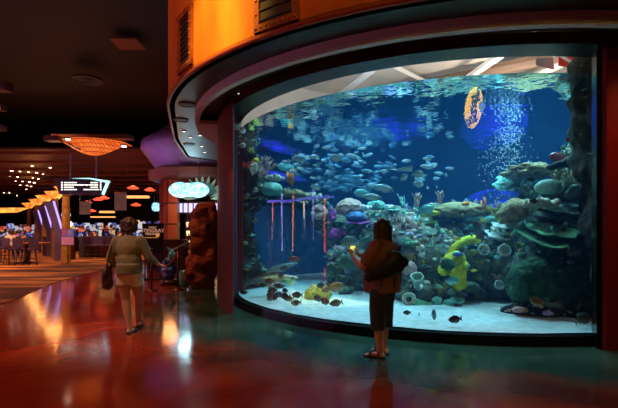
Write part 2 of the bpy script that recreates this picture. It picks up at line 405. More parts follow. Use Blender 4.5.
# dive flags
flagr = mat('flag_red', (.75, .05, .03), rough=.8); flagw = mat('flag_white', (.85, .85, .82), rough=.8); flagg = mat('flag_grey', (.25, .23, .25), rough=.8)
def flag(name, p, w_, h_, m1, m2, label, sk):
    t = thing(name, label, 'flag', p, .1)
    bm = BM(); prism(bm, [(-w_ / 2, 0, sk), (w_ / 2, 0, -h_ * .1), (w_ / 2, 0, h_ * .9), (-w_ / 2, 0, h_ * .55 + sk)], (0, .012, 0)); link('cloth', bm, m1, t)
    if m2:
        bm = BM(); prism(bm, [(-w_ / 2, -.006, h_ * .52 + sk), (w_ / 2, -.006, -h_ * .1), (w_ / 2, -.006, h_ * .12), (-w_ / 2 + .09, -.006, h_ * .58 + sk)], (0, .005, 0)); link('stripe', bm, m2, t)
    bm = BM(); tube(bm, [(w_ / 2, 0, -h_ * .15), (w_ / 2, 0, 6.3 - p[2])], .008, 6); link('cord', bm, beamm, t)
flag('dive_flag', at(569, 67, 9.0), .46, .36, flagr, flagw, 'red dive flag with white diagonal stripe hanging above the water', .02)
flag('dive_flag', at(545, 68, 9.2), .40, .26, flagg, None, 'dark grey flag hanging above the water beside the red flag', .05)
# ------------------------------------------------------------ inside the aquarium
def reefmat(name, cols, scale=5.0, rough=.85, bump=.5, bs=18, bd=.03, vor=False):
    m = bpy.data.materials.new(name); m.use_nodes = True; nt = m.node_tree; N = nt.nodes; L = nt.links; b = N['Principled BSDF']
    b.inputs['Roughness'].default_value = rough; b.inputs['Specular IOR Level'].default_value = .2
    tc = N.new('ShaderNodeTexCoord'); no = N.new('ShaderNodeTexNoise'); no.inputs['Scale'].default_value = scale; no.inputs['Detail'].default_value = 6
    L.new(tc.outputs['Object'], no.inputs['Vector'])
    r = N.new('ShaderNodeValToRGB'); cr = r.color_ramp; n = len(cols)
    while len(cr.elements) < n: cr.elements.new(.5)
    for i, c in enumerate(cols): cr.elements[i].position = .3 + .42 * i / max(1, n - 1); cr.elements[i].color = (*c, 1)
    L.new(no.outputs['Fac'], r.inputs['Fac']); L.new(r.outputs['Color'], b.inputs['Base Color'])
    if vor: t = N.new('ShaderNodeTexVoronoi'); o = t.outputs['Distance']
    else: t = N.new('ShaderNodeTexNoise'); t.inputs['Detail'].default_value = 5; o = t.outputs['Fac']
    t.inputs['Scale'].default_value = bs; L.new(tc.outputs['Object'], t.inputs['Vector'])
    bp = N.new('ShaderNodeBump'); bp.inputs['Strength'].default_value = bump; bp.inputs['Distance'].default_value = bd
    L.new(o, bp.inputs['Height']); L.new(bp.outputs['Normal'], b.inputs['Normal']); return m
rockm = reefmat('reef_rock', [(.02, .03, .026), (.08, .10, .075), (.20, .20, .14), (.08, .12, .10)], 4.5, bump=.8)
darkrock = reefmat('dark_rock', [(.010, .010, .010), (.035, .03, .022), (.02, .02, .016)], 3)
brownrock = reefmat('brown_rock', [(.018, .012, .009), (.05, .035, .024), (.09, .065, .04)], 3)
tealc = reefmat('teal_coral', [(.12, .34, .28), (.25, .52, .42)], 8, bs=40, vor=True, bd=.015)
palet = reefmat('pale_teal_coral', [(.22, .36, .28), (.42, .55, .42)], 8, bs=40, vor=True, bd=.015)
greenc = reefmat('green_coral', [(.010, .045, .022), (.025, .10, .045), (.06, .17, .075)], 7, bs=26, bump=1, bd=.05)
greenp = reefmat('green_plate_coral', [(.06, .20, .10), (.16, .38, .18)], 9, bs=30)
greyg = reefmat('grey_green_coral', [(.07, .11, .08), (.17, .23, .16)], 7, bs=30)
tanc = reefmat('tan_coral', [(.20, .14, .06), (.42, .33, .16)], 9, bs=35, vor=True)
creamc = reefmat('cream_coral', [(.40, .36, .26), (.72, .68, .52)], 10, bs=45, vor=True)
pinkc = reefmat('pink_coral', [(.50, .26, .22), (.72, .45, .38)], 8, bs=35, vor=True)
magc = reefmat('magenta_coral', [(.35, .05, .30), (.60, .14, .50)], 8, bs=30)
yelc = reefmat('yellow_sponge', [(.50, .45, .02), (.85, .80, .06)], 5, bs=22)
olivec = reefmat('olive_coral', [(.16, .17, .04), (.36, .36, .10)], 9, bs=30)
orangec = reefmat('orange_sponge_and_glint', [(.65, .16, .03), (.9, .32, .06)], 9, bs=30)
bluec = reefmat('blue_coral', [(.05, .12, .30), (.14, .24, .45)], 8, bs=30)
whitec = reefmat('white_coral', [(.60, .62, .56), (.85, .86, .80)], 9, bs=40)
purplec = reefmat('purple_coral', [(.30, .24, .48), (.52, .45, .70)], 9, bs=40)
PALETTE = [greyg, tealc, creamc, olivec, pinkc, tanc, greenp, whitec, purplec]

def px(w, d): return w * d / F
def spot_in(p):
    r = hypot(p[0] - CX, p[1] - CY)
    if r > 4.68: print('OUTSIDE TANK', tuple(round(q, 2) for q in p), round(r, 2))
def rock(name, blobs, label, m=rockm, voxel=.05, rough=((.11, 1.6), (.055, 4.5), (.022, 11)), seed=1, cat='rock'):
    """blobs: photo x, y, distance, half width, half height in photo pixels, depth radius in metres"""
    bm = BM()
    for (x, y, d, rx, ry, rd) in blobs:
        p = at(x, y, d); spot_in(p)
        ball(bm, p, (px(rx, d), rd, px(ry, d)), 20, 12)
    o = remeshed(name, bm, voxel, 2, m, rough=rough, seed=seed)
    # keep everything within the tank walls
    for v in o.data.vertices:
        dx, dy = v.co.x - CX, v.co.y - CY; r = hypot(dx, dy)
        if r > 4.66: v.co.x = CX + dx * 4.66 / r; v.co.y = CY + dy * 4.66 / r
        if v.co.z < .12: v.co.z = .12
    tag(o, label, cat); return o
def growth(o, n, size, label, seed=3, up=-.2, pal=None, cat='coral'):
    """encrusting growth nobody could count, rooted on the rock's own surface"""
    rnd = random.Random(seed); me = o.data; me.update()
    cand = [p for p in me.polygons if p.normal.z > up and (p.normal.y < .45)]
    bm = BM(); pal = pal or list(range(len(PALETTE)))
    for i in range(n):
        p = rnd.choice(cand); c = p.center; nn = (p.normal + Vector((0, -.1, .35))).normalized()
        s = size * rnd.uniform(.45, 1.5); mi = rnd.choice(pal); k = rnd.random()
        q = nn.to_track_quat('Z', 'Y').to_matrix().to_4x4()
        if k < .38:
            ball(bm, c, (s, s * rnd.uniform(.7, 1), s * rnd.uniform(.4, .75)), 8, 6, q, mi)
        elif k < .55:
            M = Matrix.Translation(c + Vector((0, 0, s * .3))) @ Matrix.Rotation(rnd.uniform(-.4, .4), 4, 'X')
            lathe(bm, [(.02, -s * .4), (s * .35, -.1 * s), (s * 1.4, .12 * s), (s * 1.45, .2 * s), (s * .5, .1 * s)], 10, M, .5, mi, seed=i)
        elif k < .85:
            for j in range(rnd.randint(4, 8)):
                dd = (nn + Vector((rnd.uniform(-.8, .8), rnd.uniform(-.8, .8), rnd.uniform(-.3, .8)))).normalized()
                e = c + dd * s * rnd.uniform(1.2, 2.2)
                tube(bm, [c - nn * .01, c.lerp(e, .5) + Vector((0, 0, .1 * s)), e], [s * .2, s * .15, s * .08], 5, True, mi)
        else:
            for j in range(rnd.randint(3, 7)):
                ball(bm, c + Vector((rnd.uniform(-1, 1), rnd.uniform(-1, .3), rnd.uniform(-.3, .7))) * s * .8, s * rnd.uniform(.2, .4), 6, 5, None, mi)
    g_ = link('coral_growth', bm, PALETTE, smooth=True); tag(g_, label, cat, kind='stuff'); return g_
def dome(name, x, y, d, w_, h_, m, label, amp=.06, sc=4, rd=None, seed=0, cat='coral', tilt=0, lobes=None, parent=None):
    p = at(x, y, d); spot_in(p); bm = BM(); rx, rz = px(w_, d) / 2, px(h_, d) / 2; ry = rd or rx * .85
    bmesh.ops.create_icosphere(bm, subdivisions=4, radius=1)
    for v in bm.verts:
        n_ = v.co.copy(); k = 1 + amp * 4 * noise.noise(n_ * sc * .5 + Vector((seed, 0, 0))) + amp * noise.noise(n_ * sc * 3 + Vector((0, seed, 0)))
        if n_.z < -.3: n_.z = -.3 + (n_.z + .3) * .6
        v.co = Vector((n_.x * rx * k, n_.y * ry * k, n_.z * rz * k))
    o = link(name, bm, m, parent, True, p); o.rotation_euler = (0, tilt, seed * .7)
    if not parent: o.rotation_euler = (0, tilt, 0); tag(o, label, cat)
    return o
def plate(name, x, y, d, w_, h_, m, label, n=1, seed=0, tilt=0.0, cat='coral', gap=.5):
    p = at(x, y, d); spot_in(p); bm = BM(); r = px(w_, d) / 2; hh = px(h_, d)
    for k in range(n):
        s = 1 - .16 * k; z = k * hh * gap * 1.2; ox = .12 * r * sin(seed + k * 2.1)
        lathe(bm, [(r * .12 * s, z - hh * .6), (r * .3 * s, z - hh * .25), (r * .97 * s, z + hh * .12), (r * s, z + hh * .22), (r * .93 * s, z + hh * .26), (r * .4 * s, z + hh * .02), (r * .05, z - hh * .05)],
              36, Matrix.Translation((ox, 0, 0)) @ Matrix.Rotation(.36, 4, 'X') @ Matrix.Rotation(tilt, 4, 'Y'), .55, seed=seed + k * 3)
    o = link(name, bm, m, None, True, p); tag(o, label, cat); return o
def branching(name, x, y, d, w_, h_, m, label, n=9, seed=0, thick=.02, spread=1.0, levels=2, cat='coral', hang=False):
    base = at(x, y + (-h_ / 2 if hang else h_ / 2), d); spot_in(base); rnd = random.Random(seed); bm = BM(); H = px(h_, d); W = px(w_, d) / 2
    s = -1 if hang else 1
    def grow(p, dr, ln, r, lv):
        q = p + dr * ln; mid = p.lerp(q, .5) + Vector((rnd.uniform(-1, 1), rnd.uniform(-1, 1), 0)) * ln * .08
        tube(bm, [p, mid, q], [r, r * .85, r * .6], 6)
        if lv > 0:
            for j in range(rnd.randint(2, 3)):
                dd = (dr + Vector((rnd.uniform(-.8, .8), rnd.uniform(-.5, .5), rnd.uniform(-.1, .6) * s))).normalized()
                grow(q - dr * ln * .15, dd, ln * rnd.uniform(.55, .8), r * .7, lv - 1)
    for i in range(n):
        a = (i / (n - 1) - .5) * 2 if n > 1 else 0
        dr = Vector((a * W / H * 1.5 * spread, rnd.uniform(-.35, .35), s * rnd.uniform(.8, 1.1))).normalized()
        grow(Vector((a * W * .25, 0, 0)), dr, H * (.5 if levels else .95) * rnd.uniform(.75, 1.05), thick * rnd.uniform(.8, 1.2), levels)
    o = link(name, bm, m, None, True, base); tag(o, label, cat); return o
def vase(name, x, y, d, w_, h_, m, label, tilt=(-.9, 0), cat='sponge', thick=.25):
    p = at(x, y, d); spot_in(p); bm = BM(); r = px(w_, d) / 2; H = px(h_, d)
    lathe(bm, [(r * .45, -H * .8), (r * .8, -H * .3), (r, H * .2), (r * .98, H * .32), (r * (1 - thick), H * .3), (r * (1 - thick) * .8, -H * .1), (r * .3, -H * .45)], 28, None, .2, seed=x)
    o = link(name, bm, m, None, True, p); o.rotation_euler = (-tilt[0], tilt[1], 0); tag(o, label, cat); return o
def cluster(name, x, y, d, w_, h_, m, label, n=14, seed=0, cat='coral', rr=(.25, .4), flat=.6):
    """bulbous colony: overlapping lobes grown into one body"""
    p = at(x, y, d); spot_in(p); rnd = random.Random(seed); bm = BM(); rx, rz = px(w_, d) / 2, px(h_, d) / 2
    mn = min(rx, rz)
    for i in range(n):
        a = rnd.uniform(0, 2 * pi); q = rnd.random() ** .6; r = mn * rnd.uniform(*rr) * 1.2
        ball(bm, (cos(a) * q * (rx - r), rnd.uniform(-.5, .3) * rx * flat, sin(a) * q * (rz - r)), r, 12, 8)
    ball(bm, (0, rx * .2, 0), (rx * .7, rx * .45, rz * .7), 14, 10)
    o = remeshed(name, bm, max(.014, mn * .09), 1, m, loc=p, rough=((mn * .08, 6 / mn * .5),), seed=seed); tag(o, label, cat); return o

# --- rock masses
R_mid = rock('reef_rock', [(420, 262, 9.2, 45, 36, 1.0), (470, 270, 9.0, 40, 34, .9), (505, 275, 8.6, 28, 30, .7), (440, 232, 10.0, 55, 22, .9), (490, 232, 9.4, 38, 20, .8), (455, 292, 8.8, 60, 14, .7), (418, 290, 8.6, 28, 14, .6), (455, 214, 10.6, 40, 9, .6), (395, 285, 9.2, 26, 20, .7), (508, 250, 8.8, 22, 26, .6)],
             'broad dark coral-covered rock mound in the middle of the reef', seed=2)
R_cl = rock('reef_rock', [(352, 275, 10.2, 26, 34, .9), (372, 250, 10.4, 30, 34, .8), (345, 232, 11.4, 26, 20, .7), (365, 220, 11.2, 22, 14, .6), (330, 222, 11.8, 20, 12, .6), (372, 290, 9.8, 22, 20, .7), (395, 232, 10.6, 22, 26, .7)],
            'dark boulder mound in front of the magenta soft corals', seed=5)
R_r = rock('reef_rock', [(560, 300, 7.2, 42, 18, .55), (560, 270, 7.8, 46, 34, .5), (575, 235, 8.0, 34, 28, .6), (545, 225, 8.2, 36, 22, .6), (555, 200, 8.4, 34, 20, .6), (583, 190, 8.0, 24, 34, .6), (575, 165, 8.2, 20, 22, .5), (530, 250, 8.2, 20, 40, .5), (590, 270, 7.3, 16, 50, .5)],
           'tall stepped rock wall under the plate corals beside the red wall', seed=8)
R_base = rock('reef_rock', [(520, 315, 7.0, 17, 8, .35), (545, 312, 6.95, 30, 10, .4), (575, 314, 6.8, 24, 11, .35)], 'low dark rock slab lying on the sand under the green lobed coral', darkrock, .035, seed=3)
R_col = rock('rock_column', [(588, 62, 6.6, 16, 16, .4), (590, 90, 6.8, 20, 26, .45), (592, 125, 6.9, 18, 30, .45), (590, 160, 7.0, 15, 26, .4), (598, 200, 7.0, 10, 40, .4), (597, 250, 6.8, 9, 50, .35), (601, 110, 6.35, 7, 40, .2), (601, 180, 6.3, 6, 50, .2), (601, 260, 6.3, 6, 50, .2)],
             'dark brown rock column rising out of the water beside the red wall', brownrock, .045, ((.10, 2.2), (.05, 6)), seed=11)
# arm of rock reaching out from the column
R_arm = rock('rock_arm', [(585, 155, 7.3, 12, 7, .2), (574, 160, 7.4, 10, 5, .18), (563, 164, 7.5, 9, 4, .15), (554, 167, 7.6, 7, 3, .12)], 'thin dark rock arm pointing down from the rock column', brownrock, .03, ((.04, 5),), seed=2)
bm = BM()
for (x, y, d, rx, rd, ry) in [(247, 150, 10.0, 9, .4, 16), (249, 172, 10.2, 11, .4, 18), (251, 196, 10.4, 12, .4, 18), (246, 222, 10.3, 10, .35, 20), (246, 246, 10.3, 10, .35, 20), (248, 268, 10.2, 13, .4, 12), (258, 274, 10.6, 14, .5, 6),
                              (262, 200, 11.0, 12, .4, 8), (276, 200, 11.2, 13, .4, 7), (291, 200, 11.3, 13, .4, 7), (306, 203, 11.4, 12, .4, 6), (318, 206, 11.5, 10, .4, 6), (256, 182, 10.6, 9, .4, 12), (268, 188, 10.9, 10, .35, 8)]:
    p = at(x, y, d); spot_in(p); ball(bm, p, (px(rx, d), rd, px(ry, d)), 18, 12)
R_l = remeshed('rock_wall', bm, .05, 2, darkrock, rough=((.08, 1.6), (.06, 4.5), (.02, 11)), seed=6)
for v in R_l.data.vertices:
    dx, dy = v.co.x - CX, v.co.y - CY; r = hypot(dx, dy)
    if r > 4.66: v.co.x = CX + dx * 4.66 / r; v.co.y = CY + dy * 4.66 / r
    v.co.z = max(.12, min(3.5, v.co.z))
tag(R_l, 'dark rock wall with an overhanging ledge beside the left post', 'rock')
growth(R_mid, 620, .065, 'small mixed corals crusted over the middle rock mound', 3)
growth(R_cl, 340, .065, 'small mixed corals crusted over the boulder mound by the magenta corals', 4, pal=[0, 1, 3, 4, 8, 2, 6])
growth(R_r, 520, .055, 'small mixed corals crusted over the stepped rock wall', 5, pal=[0, 2, 3, 5, 6, 0, 1])
growth(R_l, 300, .055, 'small corals crusted over the rock wall by the left post', 6, pal=[0, 2, 3, 5, 1])
growth(R_col, 60, .04, 'small growths crusted over the brown rock column', 7, pal=[0, 5], up=-.6)
growth(R_base, 40, .03, 'tiny corals crusted over the low rock slab', 8)

# --- right reef
dome('brain_coral', 549, 188, 7.7, 27, 18, palet, 'smooth pale teal boulder coral at the top of the right reef', .02, seed=1)
dome('brain_coral', 580, 194, 7.5, 26, 20, greyg, 'grey green rounded coral beside the rock column', .05, seed=2)
cluster('table_coral', 541, 203, 7.3, 42, 13, creamc, 'cream knobbly table coral just below the pale teal boulder coral', 30, 3, rr=(.3, .5))
dome('slab_coral', 514, 213, 7.7, 34, 26, tanc, 'tan slanting slab coral at the shoulder of the right reef', .06, seed=3, tilt=-.5)
plate('plate_coral', 560, 215, 7.6, 54, 10, greyg, 'grey green plate coral under the cream table coral', 2, 3)
plate('plate_coral', 547, 239, 7.15, 52, 12, greenp, 'wide bright green plate coral above the green lobed coral', 2, 5)
plate('plate_coral', 556, 226, 7.5, 42, 8, greenp, 'thin green plate coral between the grey and the bright green plates', 1, 8)
plate('plate_coral', 582, 226, 7.3, 30, 14, greenc, 'dark green plate coral beside the black window frame', 2, 2)
# great lobed green coral
bm = BM()
for (x, y, rx, ry) in [(533, 281, 23, 24), (518, 285, 10, 18), (547, 285, 18, 20), (560, 285, 20, 19), (576, 282, 21, 24), (588, 288, 12, 20), (545, 296, 24, 8), (570, 298, 20, 10)]:
    p = at(x, y, 6.95); ball(bm, p, (px(rx, 6.95), .28, px(ry, 6.95)), 20, 14)
o = remeshed('lobed_coral', bm, .022, 3, greenc, rough=((.04, 4), (.02, 14), (.01, 30)), seed=4); tag(o, 'huge dark green two-lobed coral low on the right reef', 'coral')
dome('tan_coral', 520, 310, 6.75, 15, 7, pinkc, 'flat salmon coral on the end of the low rock slab', .05, seed=4)
cluster('purple_coral', 548, 313, 6.55, 14, 7, purplec, 'small lavender coral on the low rock slab', 14, 5)
vase('shell_coral', 522, 295, 6.8, 8, 6, whitec, 'small white cup coral at the corner of the lobed coral', (-.5, .3))
vase('shell_coral', 537, 302, 6.6, 14, 5, tanc, 'flat tan cup coral under the green lobed coral', (-.5, 0))
vase('shell_coral', 516, 303, 6.9, 9, 5, greyg, 'grey cup coral stacked above the end of the rock slab', (-.5, 0))
cluster('ledge_coral', 576, 252, 6.95, 22, 12, tanc, 'tan crusting coral on the ledge above the lobed coral', 20, 6)
dome('teal_coral', 553, 305, 6.75, 16, 6, tealc, 'small teal coral under the middle of the lobed coral', .05, seed=5)
branching('staghorn_coral', 567, 176, 7.7, 36, 20, tanc, 'tan staghorn coral near the top of the right reef', 11, 3, .018)
branching('staghorn_coral', 533, 188, 7.9, 22, 22, greyg, 'grey green branching coral beside the pale teal boulder coral', 9, 4, .02)
branching('staghorn_coral', 588, 182, 7.2, 18, 18, creamc, 'cream branching coral against the rock column', 8, 5, .016)
dome('shelf_coral', 531, 172, 8.4, 50, 16, tanc, 'tan ridge coral at the very top of the right reef', .10, 5, seed=9)
plate('plate_coral', 512, 186, 8.6, 36, 10, tealc, 'slanting teal plate coral at the top left of the right reef', 2, 6, tilt=-.3)
# --- middle reef
bm = BM()
for (x, y, rx, ry) in [(452, 262, 9, 10), (444, 270, 6, 6), (457, 258, 8, 8), (459, 276, 8, 9), (460, 284, 7, 7), (455, 270, 8, 8), (462, 266, 5, 6)]:
    p = at(x, y, 7.9); ball(bm, p, (px(rx, 7.9), .16, px(ry, 7.9)), 16, 12)
o = remeshed('yellow_sponge', bm, .018, 1, yelc, rough=((.03, 7), (.012, 22)), seed=4); tag(o, 'large lumpy bright yellow sponge in the middle of the reef', 'sponge')
dome('sponge_ball', 447.5, 265, 7.6, 14, 14, greenc, 'round dark green coral ball nestled in the yellow sponge', .02, seed=2)
dome('clam', 458, 254.5, 7.7, 11, 6, bluec, 'small blue oval clam on top of the yellow sponge', .02, seed=3, cat='clam')
bm = BM(); tube(bm, [at(449, 256, 8.1), at(455, 247, 8.1), at(464, 241, 8.2), at(473, 239, 8.3), at(479, 241, 8.4)], [.07, .075, .08, .085, .05], 12)
tag(link('sponge_branch', bm, yelc, smooth=True), 'curved yellow green sponge arm reaching right above the yellow sponge', 'sponge')
cluster('yellow_sponge', 413, 258, 8.4, 10, 13, yelc, 'small yellow sponge beside the black shoulder bag', 8, 2, cat='sponge')
cluster('bumpy_coral', 427, 257, 8.4, 26, 12, whitec, 'white bumpy coral between the two yellow sponges', 26, 7)
cluster('pink_coral', 410, 269, 8.2, 19, 16, pinkc, 'rounded salmon pink coral beside the person in brown', 18, 8)
vase('barrel_sponge', 417, 279, 7.9, 13, 11, palet, 'open pale barrel sponge low in the middle reef', (-.75, -.2))
bm = BM()
for k in range(22):
    a = 2 * pi * k / 22; ball(bm, at(409 + 5.2 * cos(a), 299 + 4.6 * sin(a), 7.75), .042, 8, 6)
o = remeshed('ring_coral', bm, .014, 1, creamc, rough=((.012, 25),)); tag(o, 'cream ring-shaped coral standing on the sand', 'coral')
plate('plate_coral', 423, 306, 7.7, 20, 6, greenp, 'flat pale green plate coral low on the sand beside the ring coral', 1, 9)
plate('plate_coral', 455, 308, 7.7, 22, 6, tealc, 'stack of thin teal plates at the foot of the middle reef', 3, 10)
dome('teal_coral', 437, 303, 7.8, 12, 12, tealc, 'round teal coral at the foot of the middle reef', .06, seed=6)
vase('ring_sponge', 483, 250, 8.2, 12, 8, whitec, 'white rimmed hollow sponge, left one of the upper pair', (-1.25, .1), thick=.2)
vase('ring_sponge', 504, 250.5, 8.0, 13, 8, whitec, 'white rimmed hollow sponge, right one of the upper pair', (-1.25, -.1), thick=.2)
vase('ring_sponge', 499, 285, 7.9, 10, 7, whitec, 'white rimmed hollow sponge low beside the lobed coral', (-1.2, .2), thick=.2)
dome('grey_dome', 470, 288, 8.0, 19, 13, greyg, 'grey green dome coral at the foot of the yellow sponge', .03, seed=7)
dome('green_ball', 467, 266, 7.9, 6, 6, tealc, 'small teal ball coral right beside the yellow sponge', .02, seed=8)
cluster('green_ball', 474, 270.5, 7.9, 8, 5, yelc, 'small yellow green ball coral beside the teal ball', 6, 9)
dome('table_coral', 459, 212, 9.4, 56, 19, tanc, 'broad tan speckled dome coral on top of the middle reef', .04, 8, seed=10)
cluster('table_coral', 434, 213, 9.2, 22, 8, yelc, 'yellow olive crusting coral beside the tan dome coral', 18, 11)
branching('pale_staghorn', 404, 231, 8.9, 34, 34, pinkc, 'large pale pink staghorn coral rising behind the person in brown', 11, 12, .028, 1.3)
branching('sea_whip', 417, 197, 9.6, 7, 20, pinkc, 'brownish upright sea whips left of the yellow olive coral', 4, 13, .016, .7, 1)
branching('sea_whip', 440, 194, 9.6, 8, 18, pinkc, 'brownish upright sea whips above the yellow olive coral', 4, 14, .016, .7, 1)
branching('sea_whip', 403, 198, 9.8, 7, 20, tealc, 'teal upright sea whips behind the person\'s head', 4, 15, .02, .6, 1)
dome('mushroom_coral', 490, 220, 8.7, 13, 8, tealc, 'bright teal mushroom coral beside the yellow branching coral', .03, seed=11)
branching('yellow_staghorn', 501, 210, 8.3, 18, 22, yelc, 'yellow branching coral in front of the tan slab coral', 10, 16, .012, 1.2)
cluster('cream_coral', 432, 240, 8.9, 26, 12, creamc, 'cream knobbly coral above the white bumpy coral', 20, 17)
cluster('cone_coral', 432, 246, 8.5, 9, 11, palet, 'pale cone-shaped coral above the yellow sponge', 8, 18)
dome('brown_coral', 426, 270, 8.2, 16, 10, brownrock, 'brown rock shelf under the white bumpy coral', .06, seed=12, cat='rock')
cluster('orange_coral', 441, 291, 8.0, 16, 10, tanc, 'tan tufted coral above the pale green plate', 16, 19)
cluster('teal_tuft', 428, 289, 8.1, 14, 10, palet, 'pale teal tufted coral above the pale green plate', 16, 20)
dome('grey_dome', 490, 268, 8.3, 20, 14, greyg, 'grey dome coral between the hollow sponges', .06, seed=13)
plate('plate_coral', 500, 236, 8.4, 26, 8, whitec, 'white striped plate coral beside the upper hollow sponges', 3, 12)
cluster('orange_sponge_and_glint', 466, 204, 8.7, 12, 6, orangec, 'orange sign reflection modelled as a lump on the tan dome coral', 10, 21, cat='sponge')  # reflection of an orange sign, built as a solid lump
branching('orange_sponge_and_glint', 484, 203, 8.9, 4, 14, orangec, 'orange sign reflection modelled as a thin upright rod beside the tan dome coral', 3, 22, .02, .4, 0, cat='sponge')  # second orange sign reflection, built as a slim solid rod
# --- centre-left reef
dome('speckled_coral', 350, 209, 10.3, 28, 20, pinkc, 'pink speckled dome coral left of the person in brown', .05, 9, seed=14)
dome('blue_dome', 356, 217, 10.0, 20, 11, bluec, 'blue purple dome coral under the pink speckled coral', .03, seed=15)
plate('plate_coral', 356, 221, 10.0, 22, 4, magc, 'thin magenta plate under the blue purple dome', 1, 14)
cluster('magenta_coral', 338, 234, 10.4, 20, 15, magc, 'bushy magenta soft coral under the pink speckled coral', 26, 23)
cluster('magenta_coral', 333, 216, 10.9, 10, 16, magc, 'smaller magenta soft coral beside the pink speckled coral', 16, 24)
dome('algae_dome', 318, 296, 8.6, 26, 22, olivec, 'olive dome coral lying on the sand at the left', .07, 9, seed=16)
cluster('pale_coral', 404, 255, 8.9, 9, 8, palet, 'pale round coral between the bag and the yellow sponge', 8, 25)
dome('teal_coral', 376, 206, 10.2, 18, 12, tealc, 'teal dome coral behind the person\'s head', .06, seed=17)
cluster('pale_clump', 366, 208, 10.1, 14, 8, whitec, 'white clump of coral beside the person\'s head', 14, 26)
cluster('grey_coral', 345, 290, 9.0, 20, 12, greyg, 'grey green striped coral at the foot of the boulder mound', 18, 27)
dome('teal_coral', 352, 262, 9.2, 26, 24, greyg, 'big grey green dome coral on the boulder mound', .05, seed=18)
# --- ledge by the left post
dome('teal_ball', 272, 190, 10.2, 21, 16, tealc, 'bright turquoise ball coral hanging under the ledge', .02, seed=19)
cluster('cream_coral', 275, 178, 10.6, 22, 9, creamc, 'cream crusting coral on top of the turquoise ball', 18, 28)
cluster('cream_coral', 306, 196, 11.4, 34, 10, creamc, 'cream crusting coral along the end of the ledge', 26, 29)
dome('brown_coral', 295, 194, 11.2, 22, 9, tanc, 'brown dome coral on the ledge right of the turquoise ball', .05, seed=20)
cluster('pink_clump', 320, 212, 11.2, 22, 18, pinkc, 'pale pink clump of coral below the end of the ledge', 24, 30)
branching('orange_rope_sponge', 291, 177, 10.66, 10, 22, orangec, 'orange rope sponge hanging above the ledge', 8, 31, .03, .3, 0, cat='sponge', hang=True)
cluster('yellow_sponge', 256, 160, 9.9, 8, 7, yelc, 'small yellow sponge high on the rock wall', 8, 32, cat='sponge')
cluster('yellow_sponge', 251, 150, 9.7, 7, 6, yelc, 'tiny yellow sponge nearest the water line on the rock wall', 7, 33, cat='sponge')
branching('sea_fan', 262, 165, 10.0, 20, 24, pinkc, 'brownish curled sea fan on the rock wall', 10, 34, .014, 1.2)
cluster('cream_coral', 252, 168, 9.9, 14, 16, creamc, 'cream coral clump high on the rock wall', 18, 35)
# orange sea star on the left rock
bm = BM(); c_ = at(246, 164, 9.85)
for k in range(5):
    a = 2 * pi * k / 5 + .3; tube(bm, [Vector((0, 0, 0)), Vector((cos(a) * .09, -.02, sin(a) * .09)), Vector((cos(a) * .17, 0, sin(a) * .17))], [.05, .036, .012], 8)
o = link('sea_star', bm, mat('sea_star_red', (.8, .10, .03), rough=.7), None, True, c_); tag(o, 'red orange sea star on the dark rock wall', 'starfish')
# --- added glow panels on the rear wall, standing in for blue light patches
blueglow = glow('blue_patch_glow', (.05, .05, .9), 1.0)
_n = blueglow.node_tree; _t = _n.nodes.new('ShaderNodeTexNoise'); _t.inputs['Scale'].default_value = 1.6; _t.inputs['Detail'].default_value = 4; _m = _n.nodes.new('ShaderNodeMapping'); _m.inputs['Scale'].default_value = (1, 1, 3.5); _c = _n.nodes.new('ShaderNodeTexCoord')
_r = _n.nodes.new('ShaderNodeValToRGB'); _r.color_ramp.elements[0].position = .42; _r.color_ramp.elements[0].color = (.008, .04, .16, 1); _r.color_ramp.elements[1].position = .62; _r.color_ramp.elements[1].color = (.05, .04, .95, 1)
_n.links.new(_c.outputs['Object'], _m.inputs[0]); _n.links.new(_m.outputs[0], _t.inputs[0]); _n.links.new(_t.outputs[0], _r.inputs[0]); _n.links.new(_r.outputs[0], _n.nodes['Principled BSDF'].inputs['Emission Color'])
def glow_panel(n_, x0, x1, y0, y1, label):
    ta, tb_ = ray_t(x0, 4.7, False), ray_t(x1, 4.7, False)
    if ta < 0: ta += 2 * pi
    if tb_ < 0: tb_ += 2 * pi
    d = ring(4.7, (ta + tb_) / 2).y
    z0, z1 = CH + (HZ - y1) / F * d, CH + (HZ - y0) / F * d
    t = thing('blue_glow_panel', label, 'window')
    tm, zm, ht, hz = (ta + tb_) / 2, (z0 + z1) / 2, abs(tb_ - ta) / 2, (z1 - z0) / 2; el = [(cos(2 * pi * i / 48), sin(2 * pi * i / 48)) for i in range(48)]
    rows = [[ring(r_, tm + c_ * ht, zm + s_ * hz) for c_, s_ in el] for r_ in (4.67, 4.73)]
    bm = BM(); va = [bm.verts.new(p) for p in rows[0]]; ce = bm.verts.new(ring(4.67, tm, zm))
    for i in range(48): bm.faces.new((va[i], va[(i + 1) % 48], ce))
    vb = [bm.verts.new(p) for p in rows[1]]
    for i in range(48): bm.faces.new((va[i], va[(i + 1) % 48], vb[(i + 1) % 48], vb[i]))
    link('glow_face', bm, blueglow, t)
    bm = BM(); tube(bm, [ring(4.68, tm + c_ * ht, zm + s_ * hz) for c_, s_ in el + el[:1]], .03, 6); link('panel_rim', bm, blueback, t)
glow_panel(0, 258, 306, 172, 181, 'added blue glow panel on the rear tank wall above the ledge')
glow_panel(1, 350, 432, 206, 223, 'wide added blue glow panel on the rear tank wall behind the staghorn coral')
glow_panel(2, 460, 530, 188, 232, 'added blue glow panel on the rear tank wall behind the bubble plume')
